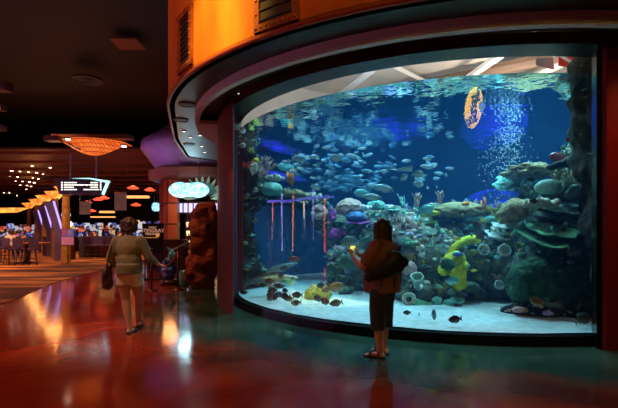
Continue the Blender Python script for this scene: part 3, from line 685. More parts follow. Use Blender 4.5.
# --- bubbles
bm = BM(); rnd = random.Random(4)
bub = mat('air_bubble', (.75, .9, 1), rough=.05); bub.node_tree.nodes['Principled BSDF'].inputs['Alpha'].default_value = .55
for i in range(900):
    h_ = rnd.random() ** .8; z = 2.1 + 1.38 * h_; sp = .06 + .30 * (1 - abs(h_ - .45) * 1.3)
    c_ = Vector((at(508, 150, 8.4).x + rnd.gauss(0, sp * .75), 8.4 + rnd.gauss(0, sp * .6), z)); r = rnd.uniform(.004, .013)
    ball(bm, c_, r, 7, 5)
tag(link('bubbles', bm, bub, smooth=True), 'plume of fine air bubbles rising above the right reef', 'bubbles', kind='stuff')
# ------------------------------------------------------------ fish
def fmat(name, top, belly, rough=.35, metal=.3, stripes=None):
    m = bpy.data.materials.new(name); m.use_nodes = True; nt = m.node_tree; N = nt.nodes; L = nt.links; b = N['Principled BSDF']
    b.inputs['Roughness'].default_value = rough; b.inputs['Metallic'].default_value = metal
    tc = N.new('ShaderNodeTexCoord'); sx = N.new('ShaderNodeSeparateXYZ'); L.new(tc.outputs['Object'], sx.inputs[0])
    mr = N.new('ShaderNodeMapRange'); mr.inputs['From Min'].default_value = -.08; mr.inputs['From Max'].default_value = .1; L.new(sx.outputs['Z'], mr.inputs['Value'])
    mx = N.new('ShaderNodeMix'); mx.data_type = 'RGBA'; mx.inputs[6].default_value = (*belly, 1); mx.inputs[7].default_value = (*top, 1); L.new(mr.outputs[0], mx.inputs['Factor'])
    last = mx.outputs[2]
    if stripes:
        wv_ = N.new('ShaderNodeTexWave'); wv_.inputs['Scale'].default_value = stripes[1]; wv_.bands_direction = 'X'; wv_.inputs['Distortion'].default_value = 1
        L.new(tc.outputs['Object'], wv_.inputs['Vector']); r = N.new('ShaderNodeMath'); r.operation = 'GREATER_THAN'; r.inputs[1].default_value = .72; L.new(wv_.outputs['Fac'], r.inputs[0])
        m2 = N.new('ShaderNodeMix'); m2.data_type = 'RGBA'; m2.inputs[7].default_value = (*stripes[0], 1); L.new(r.outputs[0], m2.inputs['Factor']); L.new(last, m2.inputs[6]); last = m2.outputs[2]
    L.new(last, b.inputs['Base Color']); return m
silver = fmat('silver_fish', (.15, .24, .27), (.62, .68, .66)); steel = fmat('steel_blue_fish', (.05, .15, .26), (.20, .36, .46))
darkf = fmat('dark_fish', (.02, .025, .03), (.07, .08, .08), metal=0); brownf = fmat('brown_fish', (.10, .07, .04), (.22, .17, .10), metal=0)
tealf = fmat('teal_fish', (.10, .40, .40), (.30, .62, .60)); stripf = fmat('striped_fish', (.30, .48, .48), (.75, .80, .72), stripes=((.05, .12, .15), 4))
redf = fmat('red_fish', (.30, .05, .02), (.42, .10, .04), metal=0); yelf = fmat('yellow_fish', (.7, .6, .05), (.8, .75, .2), metal=0)
sharkf = fmat('shark_grey', (.07, .09, .10), (.30, .36, .36), metal=0)
eyem = mat('fish_eye', (.005, .005, .005), rough=.1); eyer = mat('fish_eye_ring', (.8, .75, .5), rough=.3)
def fish_body(bm, deep, thin, tail=.12, mi=0, seg=12):
    xs = [.5, .47, .4, .28, .12, -.05, -.2, -.32, -.40]
    hs = [.02, .25, .55, .88, 1, .92, .62, .32, .2]
    rings = []
    for x, h in zip(xs, hs):
        rings.append([bm.verts.new((x, thin * min(1, h * 1.1) * cos(2 * pi * k / seg), deep * h * sin(2 * pi * k / seg) + .01)) for k in range(seg)])
    for a, b in zip(rings, rings[1:]):
        for k in range(seg): bm.faces.new((a[k], a[(k + 1) % seg], b[(k + 1) % seg], b[k])).material_index = mi
    bm.faces.new(rings[0]); bm.faces.new(rings[-1][::-1])
def fin(bm, pts, th=.008): prism(bm, [(x, -th / 2, z) for x, z in pts], (0, th, 0))
def tailfin(bm, deep, fork=.5, s=1.0):
    h = max(deep * .9, .13) * s
    fin(bm, [(-.36, .03), (-.5, h * .95), (-.54, h), (-.40 - .1 * (1 - fork) * 1.2, 0), (-.54, -h), (-.5, -h * .95), (-.36, -.03)])
def dorsal(bm, deep, lo=False):
    s = -1 if lo else 1
    fin(bm, [(.2 if not lo else -.02, s * deep * .88), (.06, s * (deep + .06)), (-.2, s * (deep * .8 + .05)), (-.36, s * deep * .42), (-.3, s * deep * .3), (-.05, s * deep * .75)])
def pect(bm, thin, deep):
    for s in (-1, 1): prism(bm, [(.2, s * thin * .9, -.02), (.05, s * (thin + .10), -.07), (.0, s * (thin + .09), -.09), (.12, s * thin * .9, -.05)], (0, 0, .008))
def small_fish(name, m, deep, thin, fork=.6, ds=1.0):
    bm = BM(); fish_body(bm, deep, thin, seg=10); tailfin(bm, deep, fork, ds); dorsal(bm, deep); dorsal(bm, deep, True); pect(bm, thin, deep)
    me = bpy.data.meshes.new(name); bmesh.ops.recalc_face_normals(bm, faces=bm.faces[:]); bm.to_mesh(me); bm.free(); me.materials.append(m)
    for p in me.polygons: p.use_smooth = len(p.vertices) == 4
    return me
def big_fish_parts(name, m, deep, thin, fork=.6):
    """prototype meshes of one kind: body plus its fins and eye"""
    out = []
    bm = BM(); fish_body(bm, deep, thin, seg=20); out.append(('body', bm, m))
    bm = BM(); tailfin(bm, deep, fork); out.append(('tail_fin', bm, m))
    bm = BM(); dorsal(bm, deep); out.append(('dorsal_fin', bm, m))
    bm = BM(); dorsal(bm, deep, True); out.append(('anal_fin', bm, m))
    bm = BM(); pect(bm, thin, deep); out.append(('pectoral_fins', bm, m))
    bm = BM()
    for s in (-1, 1): ball(bm, (.38, s * thin * .62, deep * .14), (.022, .012, .022), 10, 8)
    out.append(('eyes', bm, eyem))
    res = []
    for n_, b_, mm in out:
        bmesh.ops.recalc_face_normals(b_, faces=b_.faces[:]); me = bpy.data.meshes.new(n_); b_.to_mesh(me); b_.free(); me.materials.append(mm)
        for p in me.polygons: p.use_smooth = len(p.vertices) == 4
        res.append((n_, me))
    return res
KIND = {}
for k_, (m_, dp, th_, fk) in {'jack': (silver, .17, .07, .8), 'steel': (steel, .17, .07, .7), 'tang': (darkf, .27, .06, .3), 'teal': (tealf, .24, .07, .4), 'striped': (stripf, .30, .06, .3), 'brown': (brownf, .26, .08, .3),
                          'red': (redf, .24, .09, .2), 'yellow': (yelf, .26, .05, .3), 'long': (darkf, .10, .07, .5), 'shark': (sharkf, .085, .08, .5), 'pale': (silver, .30, .07, .4)}.items():
    KIND[k_] = (small_fish(k_, m_, dp, th_, fk), big_fish_parts(k_, m_, dp, th_, fk))
def place_fish(kind, x, y, d, ln, yaw, label, pitch=0.0, big=False, group=None, name=None):
    """ln: length in photo pixels when seen side-on; yaw 0 = heading right, pi = heading left"""
    p = at(x, y, d); spot_in(p); s = px(ln, d); p.z = max(.20 + .27 * s, min(p.z, WZ - .08))
    nm = name or 'fish'
    if big:
        r = thing(nm, label, 'fish', p, group=group, rot=(0, -pitch, yaw)); r.scale = (s, s, s)
        for n_, me in KIND[kind][1]:
            c = bpy.data.objects.new(n_, me); COL.objects.link(c); c.parent = r
    else:
        r = bpy.data.objects.new(nm, KIND[kind][0]); COL.objects.link(r); r.location = p; r.rotation_euler = (0, -pitch, yaw); r.scale = (s, s, s)
        tag(r, label, 'fish', group)
    return r
rnd = random.Random(12)
def glass_d(x):
    dx = (x - 309) / F; a = dx * dx + 1; b = dx * CX + CY; q = b * b - a * (CX * CX + CY * CY - RG * RG)
    return (b - sqrt(max(q, 0))) / a, (b + sqrt(max(q, 0))) / a
def school(n, x, y, rx, ry, d0, d1, kinds, ln, label, group, yaw0=pi, ys=.5):
    for i in range(n):
        while True:
            a, b = rnd.gauss(0, .5), rnd.gauss(0, .5)
            if a * a + b * b < 1: break
        xx, yy = x + a * rx, y + b * ry; lo, hi = glass_d(xx)
        d = min(max(rnd.uniform(d0, d1), lo + .35), hi - .4)
        d = min(d, 840 / max(1, HZ - yy))
        if d < lo + .25: continue
        place_fish(rnd.choice(kinds), xx, yy, d, rnd.uniform(*ln) * .001 * 440 / d * 100 / 44, yaw0 + rnd.gauss(0, ys), label, rnd.gauss(0, .15), group=group)
L_ = 'slender silvery fish in the loose school of the upper middle water'
school(95, 345, 169, 56, 23, 10.6, 11.8, ['jack', 'steel', 'steel'], (65, 115), L_, 'silvery school in the upper middle water')
school(55, 352, 182, 48, 13, 11.8, 13.2, ['steel'], (90, 150), 'steel blue fish in the deep rear school behind the silvery one', 'steel blue school behind the silvery one', pi, .4)
school(22, 305, 160, 26, 16, 9, 10.8, ['jack', 'steel'], (65, 110), 'silvery fish of the thin school near the ledge', 'thin silvery school near the ledge')
school(20, 425, 172, 40, 18, 9.5, 11.5, ['jack', 'steel', 'jack'], (80, 130), 'single silvery fish of the sparse group over the middle reef', 'sparse silvery fish over the middle reef', pi, 1)
school(16, 278, 290, 50, 24, 7.9, 9.6, ['tang'], (65, 95), 'small dark fish hovering over the left stretch of sand', 'small dark fish over the left sand', pi, .7)
school(9, 318, 300, 44, 18, 7.4, 8.2, ['tang', 'brown'], (65, 95), 'small dark fish hovering over the sand by the olive dome coral', 'small dark fish over the sand by the olive dome', pi, .7)
school(22, 470, 235, 70, 26, 7.2, 7.8, ['tang', 'teal', 'yellow', 'brown'], (40, 70), 'tiny reef fish hovering in front of the middle reef', 'tiny reef fish in front of the middle reef', pi, 1.2)
school(14, 545, 225, 40, 50, 6.4, 6.8, ['brown', 'teal', 'tang'], (35, 60), 'tiny reef fish hovering in front of the right reef', 'tiny reef fish in front of the right reef', pi, 1.2)
for a in [
    ('jack', 383, 188, 9.5, 21, pi - .3, 'large pale fish, upper one of the pair above the person\'s head', .1),
    ('jack', 373, 197, 9.4, 19, pi - .2, 'large pale fish, lower one of the pair above the person\'s head', .05),
    ('teal', 286, 167, 10.2, 18, pi + .3, 'big turquoise fish swimming in front of the blue glow panel near the ledge', 0),
    ('striped', 299, 158, 9.9, 14, .3, 'pale striped fish just right of the big turquoise fish', .1),
    ('pale', 404, 177, 8.6, 10, .4, 'pale butterfly-shaped fish, left of the bright trio in open water', .5),
    ('pale', 418, 174, 8.6, 12, .1, 'pale broad fish, right of the bright trio in open water', 0),
    ('pale', 419, 184, 8.7, 11, .3, 'pale broad fish, lowest of the bright trio in open water', 0),
    ('teal', 425, 211, 8.3, 22, .35, 'long pale turquoise fish over the yellow olive coral', .3),
    ('striped', 351, 242, 8.2, 20, pi, 'large round teal fish right in front of the boulder mound', 0),
    ('tang', 434, 315, 6.35, 17, 1.0, 'large dark round fish low over the sand beside the person in brown', -.5),
    ('tang', 455, 327, 6.1, 13, pi - .3, 'grey fish skimming the sand behind the glass edge, middle of the window', -.2),
    ('tang', 407, 322, 6.7, 8, pi, 'tiny dark fish over the sand, left of the large dark round one', 0),
    ('tang', 419, 325, 6.6, 6, 1.2, 'tiny dark fish nose down over the sand under the plate coral', .8),
    ('brown', 584, 330, 6.05, 17, pi, 'brown fish resting on the sand in the right corner', 0),
    ('yellow', 596, 322, 6.1, 8, 1.4, 'yellow fish upright in the right corner of the tank', .9),
    ('teal', 583, 317, 6.4, 12, pi, 'pale turquoise fish over the sand in the right corner', 0),
    ('tang', 576, 330, 6.0, 6, 1.3, 'small black fish nose down in the right corner', .9),
    ('red', 558, 158, 7.7, 21, pi + .2, 'large dark red fish below the rock arm', .1),
    ('red', 571, 140, 7.2, 12, pi, 'small dark red fish against the brown rock column', .1),
    ('shark', 272, 285, 8.9, 54, .05, 'long dark spotted shark cruising over the left sand', .05),
    ('shark', 282, 267, 10.6, 34, .2, 'pale slender shark passing above the long dark one', .2),
    ('tang', 246, 286, 9.35, 6, pi, 'small dark fish beside the left post, above the sand', 0),
    ('brown', 336, 287, 8.0, 18, .1, 'large pale-bodied disc fish over the olive dome coral', 0),
    ('brown', 336, 303, 7.4, 13, pi, 'grey disc fish just above the sand right of the olive dome', -.2),
    ('teal', 288, 282, 8.6, 13, pi, 'teal green fish above the shark\'s tail', 0),
    ('red', 294, 259, 9.2, 12, pi, 'reddish brown fish in the dark water under the ledge', 0),
    ('tang', 297, 295, 7.9, 11, pi, 'dark disc fish in the swarm over the sand below the shark', 0),
    ('striped', 316, 187, 9.6, 11, .5, 'pale fish below the deep rear school, above the ledge end', -.3),
    ('pale', 336, 158, 9.6, 13, pi, 'brightest pale fish in the middle of the school', .1),
    ('teal', 362, 193, 9.8, 16, pi, 'teal fish beside the large pale pair', 0),
    ('teal', 452, 281, 7.5, 15, .1, 'slim turquoise fish in front of the yellow sponge', 0),
    ('tang', 330, 244, 9.4, 9, 1, 'small dark fish in front of the magenta soft coral', 0),
    ('steel', 345, 253, 8.2, 9, 2.5, 'small steel blue fish below the large round teal fish', .5),
]:
    place_fish(a[0], a[1], a[2], a[3], a[4], a[5], a[6], a[7] if len(a) > 7 else 0, big=True, name='shark' if a[0] == 'shark' else 'fish')
# ray gliding in open water
t = thing('stingray', 'small pale stingray gliding above the bright trio of fish', 'stingray', at(403, 171, 8.8), .4)
bm = BM(); prism(bm, [(.22, 0, 0), (.06, .24, .05), (-.1, .1, .01), (-.16, 0, 0), (-.1, -.1, .01), (.06, -.24, .05)], (0, 0, .03)); link('body', bm, silver, t)
bm = BM(); tube(bm, [(-.14, 0, .015), (-.3, 0, .02), (-.45, 0, .0)], [.012, .008, .003], 6); link('tail', bm, silver, t)
# ------------------------------------------------------------ gaming hall beyond
woodr = mat('dark_red_wood', (.05, .010, .006), (.11, .025, .012), scale=4, rough=.35, stretch=(1, 1, .2))
chrome = mat('chrome', (.6, .6, .62), rough=.2, metal=1)
bulb_m = glow('warm_bulb_glow', (1, .66, .45), 9)
# carpet with flowing waves
def carpet_mat():
    m = mat('casino_carpet', (.09, .012, .005), (.62, .20, .04), scale=1.0, rough=.9, kind='noise', detail=3, stretch=(.35, 1.3, 1), lo=.42, hi=.62)
    return m
cp = [(-5.6, 5), (-6.0, 7.5), (-6.3, 9.4), (-6.9, 11.2), (-7.4, 13.1), (-7.8, 15.5), (-8.0, 17.8), (-8.7, 21), (-8.2, 27), (-8.0, 60), (-59, 60), (-59, 5)]
bm = BM(); prism(bm, [(x, y, 0) for x, y in cp], (0, 0, .012)); tag(link('carpet', bm, carpet_mat()), 'orange and brown wave-patterned carpet covering the gaming floor', 'carpet')
# small recessed ceiling lights over the gaming floor
spots = [(11.5, 170.6), (20, 171.3), (28.5, 172), (36.7, 172.8), (43, 174), (50.2, 167.5), (32.3, 166), (10, 176), (17.6, 176.8), (32.8, 177.8), (38.3, 178.8), (8.2, 180.5), (15.6, 181), (22.5, 181.3), (29.5, 181.8), (12.5, 184), (20.4, 185), (27, 185.3), (34.3, 182.6), (31, 186.2),
         (4, 192.5), (9.7, 192.8), (16.5, 190.5), (22.2, 190.7), (24.8, 193), (17.2, 195.5), (3, 188), (11.2, 190.3), (6, 184.2), (26.5, 189.2)]
def downlight(p, label, group, s=.07, g_=None):
    t = thing('downlight', label, 'ceiling light', p, group=group)
    bm = BM(); lathe(bm, [(s * 1.5, .03), (s * 1.6, 0), (s * 1.15, -.01), (s * 1.1, .02)], 14); link('trim_ring', bm, trim, t)
    bm = BM(); ball(bm, (0, 0, -.005), (s, s, s * .5), 10, 6); link('bulb', bm, bulb_m, t)
    return t
dl0 = None
for i, (x, y) in enumerate(spots):
    d = F * (6.52 - CH) / (HZ - y); p = at(x, y, d); p.z = 6.52
    lab = 'small round recessed light in the low ceiling over the gaming floor'
    if dl0 is None: dl0 = downlight(p, lab, 'recessed lights in the low gaming ceiling', .13)
    else: dup(dl0, p, scale=.55 + .45 * random.random())
# rows of fan-shaped amber lamps on posts
amber = glow('amber_mica_glow', (1, .36, .045), 1.6)
_n = amber.node_tree; _t = _n.nodes.new('ShaderNodeTexNoise'); _t.inputs['Scale'].default_value = 2.5; _c = _n.nodes.new('ShaderNodeTexCoord'); _r = _n.nodes.new('ShaderNodeValToRGB'); _r.color_ramp.elements[0].position = .35; _r.color_ramp.elements[0].color = (.6, .10, .01, 1); _r.color_ramp.elements[1].position = .65; _r.color_ramp.elements[1].color = (1, .48, .08, 1)
_n.links.new(_c.outputs['Object'], _t.inputs[0]); _n.links.new(_t.outputs[0], _r.inputs[0]); _n.links.new(_r.outputs[0], _n.nodes['Principled BSDF'].inputs['Emission Color'])
def sconce(x, y, d, w_, label):
    p = at(x, y, d); W = w_ * d / F / 2 * .86
    t = thing('fan_lamp', label, 'lamp', (p.x, p.y, 0), group='fan-shaped amber lamps')
    bm = BM()
    prism(bm, [(-W, 0, p.z + W * .35), (W * .9, 0, p.z + W * .5), (W * .75, 0, p.z + W * .1), (W * .2, 0, p.z - W * .45), (-W * .15, 0, p.z - W * .4), (-W * .6, 0, p.z)], (0, .5, 0)); bmesh.ops.translate(bm, verts=bm.verts[:], vec=(0, -.25, 0))
    link('lamp_shade', bm, amber, t); lamp('POINT', (p.x, p.y - .1, p.z + W * .9), 60, (1, .38, .10), .45)
    bm = BM(); prism(bm, [(-W * 1.08, -.3, p.z + W * .36), (W, -.3, p.z + W * .52), (W, -.3, p.z + W * .62), (-W * 1.08, -.3, p.z + W * .46)], (0, .6, 0)); link('top_rim', bm, woodr, t)
    bm = BM(); tube(bm, [(0, 0, 0), (0, 0, p.z - W * .3)], [.22, .16], 10); link('column', bm, mat('gold_column', (.35, .14, .03), (.55, .28, .06), scale=5, rough=.4) if 'gold_column' not in bpy.data.materials else bpy.data.materials['gold_column'], t)
for a in [(66, 190.5, 21, 22, 'amber fan lamp on a post directly left of the hanging directory sign'), (55, 195, 25, 20, 'amber fan lamp on a post, second from the directory sign'), (45, 198.5, 30, 18, 'amber fan lamp on a post, third from the directory sign'), (37, 202, 36, 16, 'amber fan lamp on a post, fourth from the directory sign'), (29, 205.5, 44, 14, 'amber fan lamp on a post, farthest from the directory sign')]:
    sconce(*a)
bm = BM(); p = at(5, 209, 34); prism(bm, [(-1.6, 0, .1), (1.6, 0, .1), (.6, 0, -.25), (-.8, 0, -.28)], (0, .5, 0)); o = link('pendant_bowl', bm, amber, None, False, p); tag(o, 'wide shallow amber pendant bowl beyond the card table', 'lamp')
# purple-lit slanting pylons
purp = glow('violet_tube_glow', (.45, .32, 1), 1.6); violet_body = mat('violet_pylon', (.10, .06, .16), rough=.4)
for i, (x, y, d, s) in enumerate([(59, 215, 22, 1.0), (50, 217, 26, 1), (42, 218, 31, 1)]):
    p = at(x, y, d); t = thing('light_pylon', ['violet-edged slanting pylon nearest the directory sign', 'violet-edged slanting pylon, middle of the three', 'violet-edged slanting pylon farthest from the directory sign'][i], 'pylon', (p.x, p.y, 0))
    bm = BM(); prism(bm, [(-.25, 0, 0), (.25, 0, 0), (.2, 0, 1.4), (-.25, 0, 3.0), (-.75, 0, 3.0), (-.2, 0, 1.4)], (0, .2, 0)); link('panel', bm, violet_body, t)
    bm = BM(); tube(bm, [(.22, -.03, 1.4), (-.25, -.03, 3.0)], .05, 6); link('light_tube', bm, purp, t)
# directory sign hung on two rods
d = 18.5; c = at(82, 186, d); k = d / F
t = thing('directory_sign', 'hanging directory sign with white lettering and a pale teal lit edge', 'sign', c)
out = [(-28 * k, 8 * k), (8 * k, 8 * k), (28 * k, 5 * k), (22 * k, -9 * k), (-23 * k, -8 * k)]; inn_ = [(-24 * k, 6 * k), (8 * k, 6 * k), (23.5 * k, 3.4 * k), (19 * k, -7 * k), (-20 * k, -6.4 * k)]
bm = BM(); prism(bm, [(x, 0, z) for x, z in out], (0, .25, 0)); link('sign_case', bm, woodr, t)
bm = BM(); prism(bm, [(x, -.02, z) for x, z in inn_], (0, .02, 0)); link('sign_face', bm, mat('sign_black', (.02, .008, .006), rough=.3), t)
tealglow = glow('pale_teal_edge', (.45, .95, 1), 1.5)
bm = BM(); prism(bm, [(8 * k, -.05, 8 * k), (28 * k, -.05, 5 * k), (22 * k, -.05, -9 * k), (20 * k, -.05, -8 * k), (24.5 * k, -.05, 3.3 * k), (8 * k, -.05, 6.9 * k), (-10 * k, -.05, 7.6 * k)], (0, .1, 0)); link('lit_edge', bm, tealglow, t)
whitelet = glow('white_letter_glow', (1, .95, .85), 1.8)
bm = BM()
rl = random.Random(3)
for side, rows_ in ((0, [(-17.5, -5), (-17.5, -1.5), (-17.5, -8), (-17.5, -5)]), (1, [(9, 17), (-2, 17), (9, 17), (2, 17)])):
    for j, (x0, x1) in enumerate(rows_):
        z = (3.3 - j * 2.3) * k; bm = BM()
        box(bm, ((x0 - 2.2 if side == 0 else x1 + 2.0) * k, -.03, z), (1.2 * k, .02, 1.5 * k))
        x = x0
        while x < x1 - .6:
            w_ = min(x1 - x, rl.uniform(2, 5)); box(bm, ((x + w_ / 2) * k, -.03, z), (w_ * k, .02, 1.0 * k)); x += w_ + .6
        link('lettering', bm, whitelet, t)
rodm = mat('violet_rod', (.25, .16, .30), rough=.4, metal=.5)
for x in (-13, 13):
    bm = BM(); tube(bm, [(x * k, .1, 7 * k), (x * k, .1, 32 * k)], .04, 8); link('rod', bm, rodm, t)
# big boat-shaped lamp above it
d = 18.2; k = d / F; c = at(93, 146, d)
t = thing('boat_lamp', 'large glowing orange boat-shaped ceiling lamp above the directory sign', 'lamp', c)
def grid_glow():
    m = glow('orange_mica_glow', (1, .22, .03), 1.0); nt = m.node_tree; N = nt.nodes; L = nt.links; b = N['Principled BSDF']
    tc = N.new('ShaderNodeTexCoord'); br = N.new('ShaderNodeTexBrick'); br.offset = 0; br.inputs['Scale'].default_value = 4; br.inputs['Mortar Size'].default_value = .05; br.inputs['Row Height'].default_value = .5; br.inputs['Brick Width'].default_value = .5
    br.inputs['Color1'].default_value = (1, .22, .03, 1); br.inputs['Color2'].default_value = (.75, .10, .015, 1); br.inputs['Mortar'].default_value = (.35, .03, .005, 1)
    mp = N.new('ShaderNodeMapping'); mp.inputs['Rotation'].default_value = (pi / 2, 0, 0); L.new(tc.outputs['Object'], mp.inputs[0]); L.new(mp.outputs[0], br.inputs['Vector']); L.new(br.outputs[0], b.inputs['Emission Color']); return m
bm = BM(); n = 14
rows = []
for i in range(n + 1):
    u = i / n * 2 - 1; xx = u * 31 * k; dz = -(1 - abs(u) ** 1.7) * 13 * k
    rows.append([bm.verts.new((xx, -.9 * (1 - u * u) - .05, 4 * k)), bm.verts.new((xx, -.45 * (1 - u * u), 4 * k + dz * .6)), bm.verts.new((xx, .2, 4 * k + dz)), bm.verts.new((xx, .9, 4 * k))])
for a, b in zip(rows, rows[1:]):
    for j in range(3): bm.faces.new((a[j], a[j + 1], b[j + 1], b[j]))
    bm.faces.new((a[3], a[0], b[0], b[3]))
link('lamp_bowl', bm, grid_glow(), t)
bm = BM(); tube(bm, [(-24 * k, -.5, 4 * k), (-2 * k, -.85, -7.5 * k)], .04, 6); link('rib', bm, woodr, t)
beamr = mat('red_beam', (.07, .014, .010), (.12, .03, .02), scale=3, rough=.5)
bm = BM(); box(bm, (-1 * k, .1, 9 * k), (78 * k, .5, 4 * k)); tag(link('ceiling_beam', bm, beamr, None, False, c), 'dark red beam carrying the orange boat-shaped lamp', 'beam')
bm = BM(); box(bm, (-34 * k, -.4, 5 * k), (14 * k, .4, 5 * k)); tag(link('ceiling_beam', bm, beamr, None, False, c), 'short dark red beam end left of the boat-shaped lamp', 'beam')
for i, (x, y) in enumerate([(68, 139), (124, 146)]):
    p = at(x, y, 17.3); downlight(p, ['bright bulb on the left end of the boat lamp beam', 'bright bulb on the right end of the boat lamp beam'][i], None, .10)
# black open ceiling: vent, dim panels, truss with bulbs
t = thing('ceiling_vent', 'round dim ceiling vent in the black ceiling', 'vent', at(88, 81, 20)); k = 20 / F
gv = mat('vent_grey', (.05, .05, .045), rough=.5)
bm = BM(); lathe(bm, [(14 * k, .1), (14.5 * k, 0), (13 * k, -.02), (12 * k, .05)], 32); link('vent_ring', bm, gv, t)
bm = BM()
for r_ in (3, 6, 9): tube(bm, [(cos(a * pi / 14) * r_ * k, sin(a * pi / 14) * r_ * k, 0) for a in range(29)], .02, 5)
link('louvres', bm, gv, t)
for i, (x, y, lab) in enumerate([(35, 15, 'dim dark red panel high in the black ceiling'), (128, 44, 'dim dark red panel in the black ceiling beside the copper drum')]):
    bm = BM(); box(bm, (0, 0, 0), (1.0, 1.0, .05)); tag(link('ceiling_panel', bm, mat('dim_red_panel_%d' % i, (.12, .02, .01), rough=.5, emit=(.5, .06, .03), es=.035), None, False, at(x, y, 17)), lab, 'ceiling panel')
t = thing('ceiling_truss', 'dark red ceiling truss with small bulbs at the upper left', 'truss', at(-6, 100, 14)); k = 14 / F
bm = BM(); box(bm, (0, 0, 13 * k), (32 * k, .3, 9 * k)); link('truss_beam', bm, beamr, t); bm = BM(); box(bm, (-2 * k, 0, -8 * k), (24 * k, .3, 5 * k)); link('truss_beam', bm, beamr, t); bm = BM(); box(bm, (-2 * k, 0, -28 * k), (24 * k, .3, 5 * k)); link('truss_beam', bm, beamr, t)
for x, y in [(8.5, 5), (8, -10), (3, 8), (4, -8), (2, -34), (7, -32)]:
    bm = BM(); ball(bm, (x * k, -.22, y * k), .035, 8, 6); link('bulb', bm, bulb_m, t)
# ------------------------------------------------------------ slot machines
def screen_mat(name, cols, s):
    m = bpy.data.materials.new(name); m.use_nodes = True; nt = m.node_tree; N = nt.nodes; L = nt.links; b = N['Principled BSDF']; b.inputs['Base Color'].default_value = (.01, .01, .01, 1)
    tc = N.new('ShaderNodeTexCoord'); oi = N.new('ShaderNodeObjectInfo'); ad = N.new('ShaderNodeVectorMath'); ad.operation = 'ADD'; L.new(tc.outputs['Object'], ad.inputs[0]); L.new(oi.outputs['Location'], ad.inputs[1])
    v = N.new('ShaderNodeTexVoronoi'); v.inputs['Scale'].default_value = 5; L.new(ad.outputs[0], v.inputs['Vector'])
    r = N.new('ShaderNodeValToRGB'); r.color_ramp.interpolation = 'CONSTANT'
    while len(r.color_ramp.elements) < len(cols): r.color_ramp.elements.new(.5)
    for i, c in enumerate(cols): r.color_ramp.elements[i].position = i / len(cols); r.color_ramp.elements[i].color = (*c, 1)
    sp = N.new('ShaderNodeSeparateColor'); L.new(v.outputs['Color'], sp.inputs[0]); L.new(sp.outputs[0], r.inputs['Fac'])
    L.new(r.outputs[0], b.inputs['Emission Color']); b.inputs['Emission Strength'].default_value = s; return m
SC = [screen_mat('screen_blue', [(.25, .35, 1), (.8, .85, 1), (.05, .08, .5), (.04, .02, .1), (.02,.01,.02)], .55), screen_mat('screen_white', [(1, .95, .9), (.6, .7, 1), (.9, .8, 1), (.02, .02, .05), (.3,.03,.02)], .5),
      screen_mat('screen_red', [(1, .12, .08), (.8, .3, .1), (.2, .02, .02), (.02, .01, .01)], .7), screen_mat('screen_mixed', [(.1, .15, .6), (1, .5, .15), (.9, .9, 1), (.02, .01, .02)], .65)]
cabm = mat('slot_cabinet', (.03, .008, .010), rough=.25)
def slot_machine(sc1, sc2, label, group, tall=2.1):
    t = thing('slot_machine', label, 'slot machine', (0, 0, 0), group=group)
    bm = BM(); prism(bm, [(0, -.35, .0), (0, .35, .0), (0, .35, tall - .5), (0, .05, tall - .5), (0, -.05, 1.0), (0, -.35, .85)], (.62, 0, 0)); bmesh.ops.translate(bm, verts=bm.verts[:], vec=(-.31, 0, 0)); link('cabinet', bm, cabm, t)
    bm = BM(); prism(bm, [(0, -.04, 1.04), (0, .03, tall - .56), (0, .015, tall - .56), (0, -.055, 1.04)], (.5, 0, 0)); bmesh.ops.translate(bm, verts=bm.verts[:], vec=(-.25, 0, 0)); link('screen', bm, sc1, t)
    bm = BM(); box(bm, (0, .1, tall - .25), (.56, .22, .48)); bevel(bm, .04); link('topper', bm, sc2, t)
    bm = BM(); box(bm, (0, -.25, .90), (.5, .16, .05)); link('button_deck', bm, chrome, t)
    return t
protos = [slot_machine(SC[a], SC[b], 'x', 'g', h_) for a, b, h_ in [(0, 1, 2.1), (1, 0, 2.2), (2, 1, 2.0), (3, 3, 2.15), (0, 2, 1.95)]]
used = [False] * 5
def put_slot(x, d, label, group, rz=0):
    i = random.randrange(5); p = at(x, HZ, d); p.z = .012
    if not used[i]: used[i] = True; o = protos[i]; o.location = p; o.rotation_euler = (0, 0, rz); o['label'] = label; o['group'] = group
    else: dup(protos[i], p, rz, label, group)
for i in range(11): put_slot(-3 + i * 6.2, 38, 'slot machine with glowing screens in the bank behind the card table', 'slot machines behind the card table')
for i in range(9): put_slot(72 + i * 6.6 + (i % 2), 33 + (i % 3) * .3, 'slot machine with glowing screens in the bank behind the long counter', 'slot machines behind the long counter')
for i in range(8): put_slot(75 + i * 7.5, 42, 'slot machine in the farther bank behind the long counter', 'slot machines in the farther bank')
for i in range(6): put_slot(2 + i * 9, 48, 'slot machine in the farthest bank beyond the card table', 'slot machines in the farthest bank')
for i in range(5): put_slot(134 + i * 6, 30, 'slot machine near the stingray sign by the red columns', 'slot machines by the red columns')
